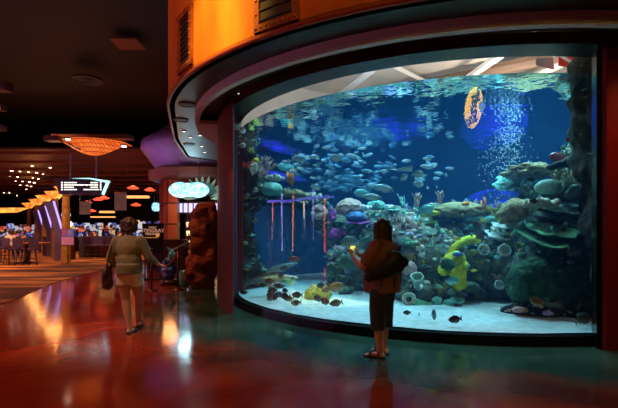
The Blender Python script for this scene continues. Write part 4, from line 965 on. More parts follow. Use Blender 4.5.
# long counters and host podium
def counter(x0, x1, d, h_, label):
    a = at(x0, HZ, d); b = at(x1, HZ, d); t = thing('counter', label, 'counter', ((a.x + b.x) / 2, d, .012))
    bm = BM(); box(bm, (0, 0, h_ / 2), (b.x - a.x, .7, h_)); link('front_panel', bm, woodr, t)
    bm = BM(); box(bm, (0, -.03, h_ + .03), (b.x - a.x + .12, .84, .06)); bevel(bm, .015); link('counter_top', bm, mat('counter_top_' + str(int(x0)), (.16, .05, .03), rough=.2), t)
counter(82, 112, 25.5, 1.15, 'long dark red wooden counter in front of the slot machines')
counter(46, 58, 27, 1.1, 'short dark counter left of the host podium')
t = thing('host_podium', 'dark wooden host podium behind the poster stand', 'podium', at(66, HZ, 23.5)); t.location.z = .012
bm = BM(); box(bm, (0, 0, .58), (.75, .5, 1.16)); link('podium_body', bm, woodr, t); bm = BM(); box(bm, (0, -.02, 1.19), (.85, .62, .06)); link('podium_top', bm, woodr, t)
t = thing('poster_stand', 'free-standing poster frame with pink and blue poster in front of the podium', 'poster stand', onfloor(68, 264))
kk = t.location.y / F
bm = BM(); lathe(bm, [(.28, .012), (.28, .03), (.03, .05), (.02, .08)], 20); link('base', bm, chrome, t)
bm = BM(); tube(bm, [(0, 0, .05), (0, 0, .9)], .02, 8); link('pole', bm, cabm, t)
bm = BM(); box(bm, (0, -.02, 1.22), (.62, .03, .76)); link('poster_frame', bm, cabm, t)
bm = BM(); box(bm, (0, -.04, 1.05), (.56, .01, .36)); link('lower_print', bm, mat('poster_pink', (.55, .20, .30), rough=.4, emit=(.55, .2, .3), es=.25), t)
bm = BM(); box(bm, (-.14, -.04, 1.41), (.27, .01, .34)); link('left_print', bm, mat('poster_red', (.5, .08, .06), (.12, .12, .5), scale=6, rough=.4, emit=(.4, .06, .1), es=.2), t)
bm = BM(); box(bm, (.14, -.04, 1.41), (.27, .01, .34)); link('right_print', bm, mat('poster_blue', (.12, .15, .5), (.4, .3, .5), scale=6, rough=.4, emit=(.1, .12, .4), es=.25), t)
# lit globe and round badge above the podium
bm = BM(); ball(bm, (0, 0, 0), .16, 16, 10); tag(link('hanging_globe_lamp', bm, glow('cream_globe', (1, .85, .55), 2.5), None, True, at(69, 224, 23)), 'cream globe lamp glowing above the host podium', 'lamp')
t = thing('round_sign', 'small round blue-white lit sign above the host podium', 'sign', at(66, 215, 26))
bm = BM(); lathe(bm, [(.1, -.03), (.26, -.03), (.26, .03), (.1, .03)], 24, Matrix.Rotation(pi / 2, 4, 'X')); link('ring', bm, glow('sign_ring_glow', (.5, .6, 1), 1.5), t)
# card table, stools and players
t = thing('card_table', 'dark round card table with glossy red-brown top beside the tall stools', 'table', (at(27, HZ, 20.5).x, 20.5, .012)); TX = t.location.x
bm = BM(); lathe(bm, [(.5, 0), (.5, .04), (.12, .08), (.1, .8), (.4, .88)], 20); link('pedestal', bm, woodr, t, True)
bm = BM(); lathe(bm, [(.85, .88), (.95, .9), (.95, .95), (.9, .97)], 36); link('table_top', bm, mat('table_top_red', (.28, .07, .03), rough=.2), t)
stm = mat('stool_violet', (.10, .05, .14), rough=.6)
def stool():
    t = thing('bar_stool', 'x', 'stool')
    bm = BM(); lathe(bm, [(.18, .66), (.21, .68), (.21, .73), (.17, .75)], 18); link('seat', bm, stm, t, True)
    bm = BM(); box(bm, (0, -.2, .97), (.40, .05, .42)); bevel(bm, .02); link('backrest', bm, stm, t)
    for a in (1, 3, 5, 7):
        bm = BM(); tube(bm, [(.12 * cos(a * pi / 4), .12 * sin(a * pi / 4), .67), (.22 * cos(a * pi / 4), .22 * sin(a * pi / 4), 0)], .016, 6); link('leg', bm, cabm, t)
    bm = BM(); tube(bm, [(.19 * cos(a * pi / 8), .19 * sin(a * pi / 8), .22) for a in range(17)], .01, 5); link('foot_ring', bm, chrome, t)
    return t
st0 = stool(); first = True
for x, d, lab in [(9, 19.4, 'violet-backed tall stool under the player in the white top'), (19, 19.2, 'violet-backed tall stool, middle of the front three at the card table'), (33, 19.3, 'violet-backed tall stool at the right of the card table'), (1, 20.6, 'violet-backed tall stool at the far left of the card table'), (25, 22.1, 'violet-backed tall stool behind the card table under the dark-dressed player')]:
    p = at(x, HZ, d); p.z = .012; rz = atan2(20.5 - d, TX - p.x) - pi / 2
    o = st0 if first else dup(st0); first = False
    o.location = p; o.rotation_euler = (0, 0, rz); o['label'] = lab
for x, d, lab in [(88, 24.2, 'violet-backed stool at the left end of the long counter'), (95, 24.3, 'violet-backed stool, second from the left at the long counter'), (102, 24.2, 'violet-backed stool, third from the left at the long counter'), (109, 24.4, 'violet-backed stool at the right end of the long counter')]:
    p = at(x, HZ, d); dup(st0, (p.x, p.y, .012), 0, lab)
# ------------------------------------------------------------ right of the walking person
def hang_banner(x, y, d, w_, h_, m, label):
    t = thing('banner', label, 'banner', at(x, y, d)); k = d / F
    bm = BM(); box(bm, (0, 0, 0), (w_ * k, .02, h_ * k)); link('cloth', bm, m, t)
    bm = BM(); tube(bm, [(-w_ * k / 2, 0, h_ * k / 2), (w_ * k / 2, 0, h_ * k / 2)], .025, 6)
    for s in (-1, 1): tube(bm, [(s * w_ * k / 2.2, 0, h_ * k / 2), (s * w_ * k / 2.2, 0, h_ * k / 2 + 1.2)], .012, 5)
    link('rail', bm, chrome, t)
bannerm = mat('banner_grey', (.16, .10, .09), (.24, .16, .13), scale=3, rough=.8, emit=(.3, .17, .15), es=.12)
hang_banner(85, 208, 24, 11, 13, bannerm, 'grey hanging banner under the directory sign')
hang_banner(120.5, 201.5, 20, 12, 18, bannerm, 'grey hanging banner above the walking person\'s head')
redl = glow('red_lamp_glow', (1, .08, .03), 1.6)
for i, (x, y, d) in enumerate([(87, 202.5, 33), (98, 199.5, 30), (104, 198, 28), (133, 188, 26), (136, 205, 30), (92, 211, 36), (150, 190, 27)]):
    bm = BM(); lathe(bm, [(.05, .15), (.35, .0), (.25, -.06), (.05, -.08)], 16)
    tag(link('pendant_lamp', bm, redl, None, True, at(x, y, d)), ['red saucer lamp just right of the upper grey banner rail', 'red saucer lamp below the middle of the directory sign', 'red saucer lamp below the right end of the directory sign', 'red saucer lamp between the right banner and the red columns', 'red saucer lamp low beside the right banner', 'red saucer lamp low over the long counter', 'red saucer lamp nearest the red columns'][i], 'lamp')
amb2 = glow('amber_strip_glow', (1, .42, .12), 1.3)
for x, y, d, w_, h_, lab in [(107, 212, 30, 14, 2, 'amber lit strip over the long counter'), (103, 217, 34, 24, 1.2, 'thin amber strip over the far slot machines'), (138, 197, 28, 22, 2.5, 'amber lit ceiling tray left of the red columns'), (131, 221.5, 26, 16, 2.5, 'amber lit strip above the stingray sign')]:
    k = d / F; bm = BM(); box(bm, (0, 0, 0), (w_ * k, .3, h_ * k)); bevel(bm, .02); tag(link('hanging_light_strip', bm, amb2, None, False, at(x, y, d)), lab, 'light strip')
# purple bulkhead and red beam ring over the columns
pm = mat('bulkhead_paint', (.20, .10, .22), (.28, .14, .28), scale=1.5, rough=.5)
B = at(203, HZ, 21); k = 21 / F; zz = lambda y: CH + (HZ - y) * k
bm = BM(); lathe(bm, [(2.1, zz(178)), (2.1, zz(172)), (2.35, zz(165)), (2.8, zz(152)), (2.75, zz(145)), (2.2, zz(138)), (1.6, zz(128)), (1.0, zz(120))], 48, Matrix.Translation((B.x, B.y, 0)))
struct(link('ceiling_bulkhead', bm, pm, smooth=True), 'violet-lit rounded bulkhead')
bm = BM(); lathe(bm, [(2.2, zz(183)), (2.45, zz(181)), (2.45, zz(174)), (2.1, zz(172))], 48, Matrix.Translation((B.x, B.y, 0)))
struct(link('ceiling_ring_beam', bm, mat('ring_beam_red', (.22, .06, .04), rough=.4)), 'red beam ring under the bulkhead')
lamp('SPOT', (B.x - 4.5, B.y - 4, 2.2), 420, (.45, .25, 1), .15, (B.x - 1.4, B.y - 1.5, zz(150)), 45, 1)
colm = mat('lit_red_column', (.40, .07, .02), (.55, .12, .03), scale=2, rough=.35, stretch=(1, 1, .1))
for i, (x, w_, d) in enumerate([(161.5, 3.5, 21), (166, 4.5, 19.4), (174, 9, 19.0)]):
    p = at(x, HZ, d); w_ = w_ * d / F; top = CH + (HZ - 180) / F * d
    t = thing('column', ['slim red-lit column farthest left of the three', 'slim red-lit column in the middle of the three', 'broad red-lit column beside the blue cloud-shaped sign'][i], 'column', (p.x, p.y, 0))
    bm = BM(); box(bm, (0, 0, top / 2), (w_, w_, top)); bevel(bm, .02); link('shaft', bm, colm, t)
    bm = BM(); box(bm, (0, 0, .12), (w_ * 1.25, w_ * 1.25, .24)); link('base', bm, woodr, t)
    bm = BM()
    for z in (.9, 1.8, 2.7): box(bm, (0, 0, z), (w_ * 1.04, w_ * 1.04, .05))
    link('bands', bm, cabm, t)
lamp('POINT', at(170, 205, 17.5), 40, (1, .35, .12), .35)
# blue cloud-shaped lit sign
def cloud_mat():
    m = glow('cyan_cloud_glow', (.3, .85, 1), 2.4); nt = m.node_tree; N = nt.nodes; L = nt.links; b = N['Principled BSDF']
    tc = N.new('ShaderNodeTexCoord'); no = N.new('ShaderNodeTexNoise'); no.inputs['Scale'].default_value = 5; no.inputs['Detail'].default_value = 5; no.inputs['Distortion'].default_value = 2; L.new(tc.outputs['Object'], no.inputs[0])
    r = N.new('ShaderNodeValToRGB'); r.color_ramp.elements[0].position = .38; r.color_ramp.elements[0].color = (.01, .36, .85, 1); r.color_ramp.elements[1].position = .66; r.color_ramp.elements[1].color = (.75, .97, 1, 1)
    L.new(no.outputs[0], r.inputs[0]); L.new(r.outputs[0], b.inputs['Emission Color']); b.inputs['Emission Strength'].default_value = 1.7; return m
cm = cloud_mat()
def peanut(x, y, d, w_, h_, label):
    k = d / F; t = thing('cloud_sign', label, 'sign', at(x, y, d)); bm = BM(); n = 40; a_ = []
    for i in range(n):
        a = 2 * pi * i / n; r = 1 - .26 * (abs(sin(a)) ** 3)
        a_.append((cos(a) * w_ / 2 * k, sin(a) * h_ / 2 * k * (1 - .34 * math.exp(-(cos(a) / .30) ** 2))))
    prism(bm, [(p, -.12, q) for p, q in a_], (0, .24, 0)); bevel(bm, .03, 2); link('lit_body', bm, cm, t)
    for s in (-.5, .5): bm = BM(); tube(bm, [(s * w_ / 2 * k, 0, h_ * k * .42), (s * w_ / 2 * k, 0, h_ * k * .42 + 1)], .015, 6); link('hanging_cable', bm, chrome, t)
peanut(189, 190, 18.4, 40, 18, 'bright cyan peanut-shaped lit sign hanging before the red columns')
peanut(156, 207, 23, 7, 10, 'small cyan lit sign beside the slim red columns')
lamp('POINT', at(189, 190, 17.6), 60, (.5, .9, 1), .4)
# fan of metal leaves behind the sign
t = thing('leaf_fan', 'fan of long pale green metal leaves behind the cyan sign', 'decoration', at(203, 200, 18.9)); k = 18.9 / F
lfm = mat('leaf_metal', (.10, .13, .07), (.20, .24, .12), scale=4, rough=.3, metal=.4)
for i in range(11):
    a = radians(8 + i * 16.4); L_f = 26 * k; c_, s_ = cos(a), sin(a)
    bm = BM(); prism(bm, [(c_ * .3, 0, s_ * .3), (c_ * L_f * .6 - s_ * .10, -.05, s_ * L_f * .6 + c_ * .10), (c_ * L_f, -.12, s_ * L_f), (c_ * L_f * .6 + s_ * .10, -.05, s_ * L_f * .6 - c_ * .10)], (0, .03, 0)); link('leaf', bm, lfm, t)
# lit lavender fascia and bottle shelves of the bar beyond
k = 20 / F
t = thing('bar_canopy', 'bar canopy with a glowing lavender fascia under the cyan sign', 'canopy', at(199, 208, 20))
bm = BM(); box(bm, (0, 0, 0), (44 * k, .25, 9 * k)); link('lit_fascia', bm, glow('lavender_glow', (.60, .55, 1), 1.5), t)
bm = BM()
for x in range(-4, 5): box(bm, (x * 5 * k, -.14, 0), (.05, .04, 9 * k))
box(bm, (0, 0, 5.2 * k), (45 * k, .4, 1.4 * k)); box(bm, (0, 0, -5.2 * k), (45 * k, .4, 1.4 * k)); link('fascia_frame', bm, woodr, t)
t = thing('bar_shelves', 'warm lit bottle shelves of the bar under the lavender canopy', 'shelf', (at(203, HZ, 21).x, 21, 0)); k = 21 / F
bm = BM(); box(bm, (0, .3, 1.7), (38 * k, .1, 2.2)); link('back_panel', bm, woodr, t)
for j in range(4):
    bm = BM(); box(bm, (0, 0, .75 + j * .42), (38 * k, .4, .03)); link('shelf', bm, woodr, t)
bm = BM()
ng = glow('niche_glow', (1, .72, .35), 1.4)
for j in range(3):
    for i in range(7): bm = BM(); box(bm, (-.78 + i * .26, .24, .98 + j * .42), (.17, .02, .24)); link('lit_niche', bm, ng, t)
for j in range(3):
    for i in range(12):
        b_ = None; bm = BM(); s = random.uniform(.85, 1.1); lathe(bm, [(.035, 0), (.035, .17 * s), (.012, .22 * s), (.012, .28 * s)], 8)
        o = link('bottle', bm, random.choice([mat('bottle_%d_%d' % (i, j), random.choice([(.02, .08, .04), (.25, .12, .03), (.3, .3, .3)]), rough=.1)]), None, True, (t.location.x - .8 + i * .14, 20.95, .767 + j * .42))
        tag(o, 'bottle standing on the lit shelves of the bar', 'bottle', 'bottles on the bar shelves')
counter(150, 186, 17.5, 1.1, 'dark bar counter below the red columns')
# ------------------------------------------------------------ rock pillar
p = onfloor(202, 290); k = p.y / F; bm = BM()
for (x, y, rx, ry) in [(204, 212, 12, 12), (203, 228, 12, 14), (202, 245, 13, 14), (201, 262, 14, 14), (201, 276, 16, 16), (207, 225, 12, 26), (192, 273, 5, 14), (208, 260, 12, 26)]:
    q = at(x, y, p.y + .5); ball(bm, q - p, (rx * k, .45, ry * k), 16, 12)
bmesh.ops.translate(bm, verts=bm.verts[:], vec=(0, 0, 0))
redrock = reefmat('red_rock', [(.05, .012, .008), (.20, .045, .02), (.28, .08, .035)], 3, bump=.8, bs=9, bd=.08)
o = remeshed('rock_pillar', bm, .05, 1, redrock, loc=(p.x, p.y, 0), rough=((.14, 2.2), (.07, 5), (.03, 12)), seed=5)
for v in o.data.vertices: v.co.z = max(v.co.z, 0)
tag(o, 'rough reddish brown rock pillar standing beside the aquarium\'s left post', 'rock')
# ------------------------------------------------------------ stingray sign, stanchions
p = onfloor(152, 291)
k = p.y / F
t = thing('sign_stand', 'black stand sign announcing the stingray with cream lettering', 'sign', (at(153, HZ, 13.5).x, 13.5, 0)); k = 13.5 / F
bm = BM(); box(bm, (0, 0, CH - 6 * k), (21 * k, .06, 29 * k)); bevel(bm, .01); link('sign_board', bm, mat('sign_board_black', (.012, .008, .008), rough=.3), t)
creamg = mat('cream_letters', (.9, .7, .5), rough=.5, emit=(.9, .5, .3), es=.3)
RX = Matrix.Rotation(pi / 2, 4, 'X')
for s_, z, b_ in (('DAILY', CH + 4.5 * k, .085), ('STINGRAY', CH + 1.3 * k, .15), ('FEEDINGS', CH - 2.0 * k, .10)):
    text(s_, b_, creamg, Matrix.Translation((0, -.035, z)) @ RX, t, 'lettering', .002, bold=.003)
bm = BM(); box(bm, (5 * k, -.04, CH - 3.2 * k), (3.2 * k, .01, 3 * k)); box(bm, (-1 * k, -.04, CH - 5.6 * k), (13 * k, .01, .5 * k)); link('orange_badge', bm, mat('orange_badge', (.9, .4, .1), rough=.5, emit=(1, .4, .1), es=.6), t)
for x in (-8, 8):
    bm = BM(); tube(bm, [(x * k, .0, 0), (x * k, 0, CH - 20 * k)], .02, 8); link('leg', bm, cabm, t)
bm = BM(); box(bm, (0, 0, .02), (18 * k, .4, .04)); link('foot', bm, cabm, t)
stan = mat('bronze_post', (.10, .035, .02), rough=.3, metal=.7)
def stanchion(p, label, h_=1.0):
    t = thing('stanchion', label, 'stanchion', p)
    bm = BM(); lathe(bm, [(.17, 0), (.17, .02), (.05, .045), (.03, .06)], 28); link('base', bm, stan, t, True)
    bm = BM(); tube(bm, [(0, 0, .05), (0, 0, h_)], .026, 14); link('post', bm, stan, t, True)
    bm = BM(); lathe(bm, [(.03, h_ - .02), (.042, h_), (.042, h_ + .05), (.02, h_ + .07)], 18); link('cap', bm, stan, t, True)
    return t
A1 = onfloor(151.5, 291); A2 = onfloor(178, 290)
stanchion(A1, 'bronze stanchion beside the walking person\'s hand'); stanchion(A2, 'bronze stanchion beside the rock pillar')
ropm = mat('red_rope', (.22, .03, .02), rough=.7)
bm = BM(); tube(bm, [A1.lerp(A2, u) + Vector((0, 0, .98 - .45 * 4 * u * (1 - u) * .8)) for u in [i / 16 for i in range(17)]], .018, 8)
tag(link('barrier_rope', bm, ropm, smooth=True), 'dark red rope sagging between the two bronze stanchions', 'rope')
A3 = onfloor(140, 276); stanchion(A3, 'bronze stanchion behind the stingray sign\'s left foot')
# blue blown figure with a fishing rod
p = onfloor(169, 285); k = p.y / F
t = thing('fishing_statue', 'shiny blue spotted fish statue holding a thin rod by the stanchion', 'statue', p)
spotm = mat('blue_spots', (.01, .03, .16), (.15, .45, .9), scale=7, rough=.15, lo=.55, hi=.68, coat=1)
bm = BM(); lathe(bm, [(.22, 0), (.25, .03), (.25, .12), (.18, .16)], 28); link('base', bm, cabm, t, True)
bm = BM(); ball(bm, (0, 0, .38), (.21, .18, .28), 24, 16); ball(bm, (-.02, -.02, .60), (.15, .14, .16), 20, 12); o = remeshed('body', bm, .02, 2, spotm, t)
bm = BM(); ball(bm, (.10, -.04, .84), (.11, .10, .12), 20, 12); ball(bm, (.18, -.10, .84), (.06, .05, .05), 12, 8); prism(bm, [(.02, -.02, .92), (-.06, -.02, 1.04), (.10, -.02, .97)], (0, .03, 0)); o = remeshed('head', bm, .012, 2, mat('statue_turquoise', (.03, .35, .50), rough=.15, coat=1), t)
bm = BM(); prism(bm, [(-.18, 0, .45), (-.34, 0, .60), (-.36, 0, .35), (-.2, 0, .34)], (0, .03, 0)); link('side_fin', bm, spotm, t)
bm = BM()
for s in (-.05, .05): ball(bm, (.13 + s, -.14, .88), .018, 8, 6)
link('eyes', bm, eyer, t)
bm = BM(); tube(bm, [(-.05, -.12, .62), (.12, -.1, .98), (.56, -.06, 1.18)], [.016, .012, .006], 8); link('rod', bm, mat('rod_grey', (.3, .35, .4), rough=.3), t)
p = onfloor(184, 286)
t = thing('display_drum', 'low green and pale blue glossy drum between the statue and the rock pillar', 'display', p)
bm = BM(); lathe(bm, [(.13, 0), (.15, .05), (.15, .38), (.12, .42)], 24); link('drum_body', bm, mat('drum_green', (.03, .18, .12), rough=.2), t, True)
bm = BM(); box(bm, (.11, -.08, .22), (.06, .04, .34)); bevel(bm, .01); link('pale_panel', bm, glow('pale_panel_glow', (.6, .8, 1), .5), t)
# ------------------------------------------------------------ drum details: riveted grilles, soffit lights and speakers
rim = mat('rusty_frame', (.30, .07, .02), (.42, .11, .03), scale=7, rough=.45, metal=.4); mesh_m = mat('dark_grille', (.04, .02, .015), rough=.5)
def grille(x0, x1, z0, z1, label):
    t0, t1 = ray_t(x0, RS), ray_t(x1, RS); t = thing('vent_grille', label, 'vent')
    bm = BM(); e = .09
    arcshell(bm, RS, RS + .05, z0, z0 + e, t1, t0, 10); arcshell(bm, RS, RS + .05, z1 - e, z1, t1, t0, 10)
    w_ = e / RS
    arcshell(bm, RS, RS + .048, z0, z1, t0 - w_, t0, 2); arcshell(bm, RS, RS + .048, z0, z1, t1, t1 + w_, 2); link('grille_frame', bm, rim, t)
    bm = BM(); arcshell(bm, RS, RS + .012, z0 + e, z1 - e, t1 + w_, t0 - w_, 10)
    for i in range(9):
        z = z0 + e + (z1 - z0 - 2 * e) * (i + .5) / 9; arcshell(bm, RS + .01, RS + .03, z - .012, z + .012, t1 + w_, t0 - w_, 10)
    link('mesh_panel', bm, mesh_m, t)
    me = None
    def rivet(p):
        nonlocal me
        if me is None: bm = BM(); ball(bm, (0, 0, 0), .018, 8, 6); o = link('rivet', bm, rim, t, True, p); me = o.data
        else: o = bpy.data.objects.new('rivet', me); COL.objects.link(o); o.parent = t; o.location = p
    for i in range(8):
        u = i / 7; tt = t0 - w_ / 2 + (t1 - t0 + w_) * u
        for z in (z0 + e / 2, z1 - e / 2): rivet(ring(RS + .055, tt, z))
        for tt in (t0 - w_ / 2, t1 + w_ / 2): rivet(ring(RS + .052, tt, z0 + e / 2 + (z1 - z0 - e) * u))
grille(180, 193.5, 4.02, 4.95, 'small riveted dark grille on the left turn of the copper drum')
grille(256, 300, 3.97, 5.3, 'large riveted dark grille on the front of the copper drum')
def on_soffit(x, y):
    d = F * (SZ - CH) / (HZ - y); q = at(x, y, d); q.z = SZ; return q
for x, y, lab in [(184, 131, 'lower-left spot in the lit corner of the soffit'), (190.5, 137, 'middle spot in the lit corner of the soffit'), (200, 135, 'right spot in the lit corner of the soffit'), (202, 146, 'far right spot in the lit corner of the soffit'), (205, 152, 'farthest spot in the lit corner of the soffit'), (239.5, 93, 'small spot in the dark soffit left of the window'), (296, 54, 'square spot in the dark soffit above the window')]:
    q = on_soffit(x, y); q.z -= .01; t = thing('soffit_light', lab, 'ceiling light', q)
    bm = BM(); lathe(bm, [(.05, .01), (.055, -.005), (.04, -.008), (.035, .01)], 16); link('trim_ring', bm, chrome, t)
    bm = BM(); ball(bm, (0, 0, -.002), (.032, .032, .008), 10, 6); link('bulb', bm, glow('soffit_bulb_%d' % x, (1, .9, .7), 5 if x < 230 else 1.5), t)
for x, y, lab in [(187, 104.5, 'dark oval speaker in the soffit corner nearest the copper rim'), (181, 120, 'larger dark oval speaker in the soffit corner'), (189, 144, 'dark oval speaker at the far side of the soffit corner')]:
    q = on_soffit(x, y); t = thing('ceiling_speaker', lab, 'speaker', q)
    bm = BM(); lathe(bm, [(.16, .01), (.17, -.01), (.15, -.014), (.14, .0)], 24); link('speaker_rim', bm, mesh_m, t)
    bm = BM(); lathe(bm, [(.14, .01), (.14, -.006), (.02, -.01)], 24); link('speaker_mesh', bm, mesh_m, t)
# oval shop sign across the hall, seen mirrored in the acrylic
def refl(x, y, L_r):
    dx, dz = (x - 309) / F, (HZ - y) / F; s = glass_d(x)[0]; P = Vector((dx * s, s, CH + dz * s)); n_ = Vector((P.x - CX, P.y - CY, 0)).normalized()
    v = Vector((dx, 1, dz)).normalized(); r = v - 2 * v.dot(n_) * n_; return P, r
P0, r0 = refl(473.5, 108, 0); Q = P0 + r0 * 13.0; nrm = -r0
def hit_plane(x, y):
    P, r = refl(x, y, 0); return P + r * ((Q - P).dot(nrm) / r.dot(nrm))
U = (hit_plane(474.5, 108) - hit_plane(472.5, 108)) / 2; V = (hit_plane(473.5, 107) - hit_plane(473.5, 109)) / 2
print('SIGN', Q, U.length, V.length)
t = thing('oval_sign', 'yellow oval shop sign mirrored in the acrylic above the reef', 'sign')
sy = glow('oval_yellow_glow', (1, .60, 0), 26); sr = mat('sign_letter_dark', (.25, .01, .005), rough=.6)
bm = BM(); prism(bm, [Q + U * (9.0 * cos(a) + 2.5 * sin(a)) + V * 21 * sin(a) for a in [2 * pi * i / 40 for i in range(40)]], r0 * .15); link('sign_board', bm, sy, t)
eu = -U.normalized(); ev = V.normalized()
for s_, a, b, sz in (('Bass', 2.0, 11, .62), ('Pro', 0, 0, .55), ('Shops', -2.2, -11, .58)):
    ang = radians(-12); X_ = eu * cos(ang) + ev * sin(ang); Y_ = -eu * sin(ang) + ev * cos(ang); Z_ = -r0
    M = Matrix.Translation(Q + U * a + V * b + Z_ * .03) @ Matrix((X_, Y_, Z_)).transposed().to_4x4() @ Matrix.Diagonal((.85, 1.15, 1, 1))
    text(s_, sz, sr, M, t, 'lettering', .01, bold=.022)
bm = BM(); pts_ = [(8.5, 9), (12, 2), (9.5, -2), (12, -7), (7, -4), (5, 3)]; prism(bm, [Q + U * a + V * b + nrm * .06 for a, b in pts_], nrm * .04); link('fish_emblem', bm, glow('emblem_pale', (.4, .6, .45), 10), t)

# tall light columns and slot machines along the left side of the hall, mirrored in the acrylic
for i, (y, X, h_, c_, nm) in enumerate([(1.5, -15, 3.2, (1, .1, .05), 'red'), (3.2, -17, 3.8, (.35, .25, 1), 'violet'), (5.2, -15.5, 3.0, (1, .85, .7), 'cream'), (7.4, -17, 3.6, (1, .3, .08), 'orange'), (9.8, -16, 3.4, (.4, .3, 1), 'violet'), (12.4, -17, 3.2, (1, .12, .1), 'red'), (15.2, -18.5, 3.4, (1, .9, .8), 'cream')]):
    t = thing('light_column', ['red light column at the near end of the side slot row, mirrored in the glass', 'violet light column nearer the entrance, mirrored in the glass', 'shorter cream light column between violet and orange, mirrored in the glass', 'orange light column mirrored in the left part of the glass', 'violet light column beyond the orange one, mirrored in the glass', 'red light column at the far end of the side slot row, mirrored in the glass', 'cream light column farthest along the side slot row, mirrored in the glass'][i], 'light', (X, y, .012))
    bm = BM(); box(bm, (0, 0, .2), (.5, .5, .4)); link('base', bm, cabm, t)
    bm = BM(); tube(bm, [(0, 0, .4), (0, 0, h_)], .18, 10); link('light_tube', bm, glow('column_glow_%d' % i, c_, 11), t)
bm = BM(); tube(bm, [(-14.5, 0, 3.3), (-14.8, 4, 3.15), (-15.2, 8, 3.0), (-15.8, 13, 3.1), (-16.5, 18, 3.4)], .07, 8)
tag(link('neon_tube', bm, glow('blue_violet_neon', (.2, .15, 1), 9)), 'long curved blue violet neon tube along the side slot row, mirrored in the glass', 'neon light')
for i in range(9):
    dup(protos[i % 5], (-14.0 - .12 * i, 1.0 + i * 1.5, .012), pi / 2, 'slot machine in the side row mirrored in the glass', 'slot machines in the side row')
# ------------------------------------------------------------ people
skin = mat('skin', (.55, .24, .15), rough=.5); hairm = mat('dark_hair', (.015, .009, .007), (.035, .02, .014), scale=30, rough=.45, stretch=(1, 1, .1)); hair2 = mat('auburn_hair', (.04, .014, .010), (.09, .03, .02), scale=30, rough=.5)
def limb(bm, pts, rads, n=12):
    tube(bm, pts, rads, n)
    for p, r in zip(pts, rads): ball(bm, p, r * .99, 12, 8)
def smoothpts(pts, rads, k=4):
    P, R = [], []
    for i in range(len(pts) - 1):
        for j in range(k): P.append(pts[i].lerp(pts[i + 1], j / k)); R.append(rads[i] + (rads[i + 1] - rads[i]) * j / k)
    return P + [pts[-1]], R + [rads[-1]]
def hand(bm, w, d, side, palm, curl=.5, s=1.0):
    """w wrist, d direction of the hand, side: towards the thumb, palm: normal of the palm (fingers curl towards it)"""
    d = d.normalized(); side = (side - d * side.dot(d)).normalized(); palm = (palm - d * palm.dot(d) - side * palm.dot(side)).normalized()
    M = Matrix((side, palm, d)).transposed().to_4x4()
    ball(bm, w + d * .048 * s, (.040 * s, .016 * s, .052 * s), 14, 10, M)
    for i, L_ in enumerate((.072, .080, .075, .058)):
        b = w + d * .088 * s + side * (.030 - .020 * i) * s; c1 = curl; L_ *= s
        p1 = b + (d * cos(c1) + palm * sin(c1)) * L_ * .42; c2 = curl * 2.1
        p2 = p1 + (d * cos(c2) + palm * sin(c2)) * L_ * .33; c3 = curl * 2.9
        p3 = p2 + (d * cos(c3) + palm * sin(c3)) * L_ * .27
        limb(bm, [b - d * .02 * s, b, p1, p2, p3], [.0095 * s, .0098 * s, .009 * s, .0083 * s, .007 * s], 8)
    b = w + d * .028 * s + side * .030 * s; t1 = b + (side * .75 + d * .65 + palm * .15).normalized() * .034 * s; t2 = t1 + (side * .2 + d * .85 + palm * .45).normalized() * .03 * s
    limb(bm, [b - side * .012 * s, b, t1, t2], [.013 * s, .0125 * s, .0105 * s, .0085 * s], 8)
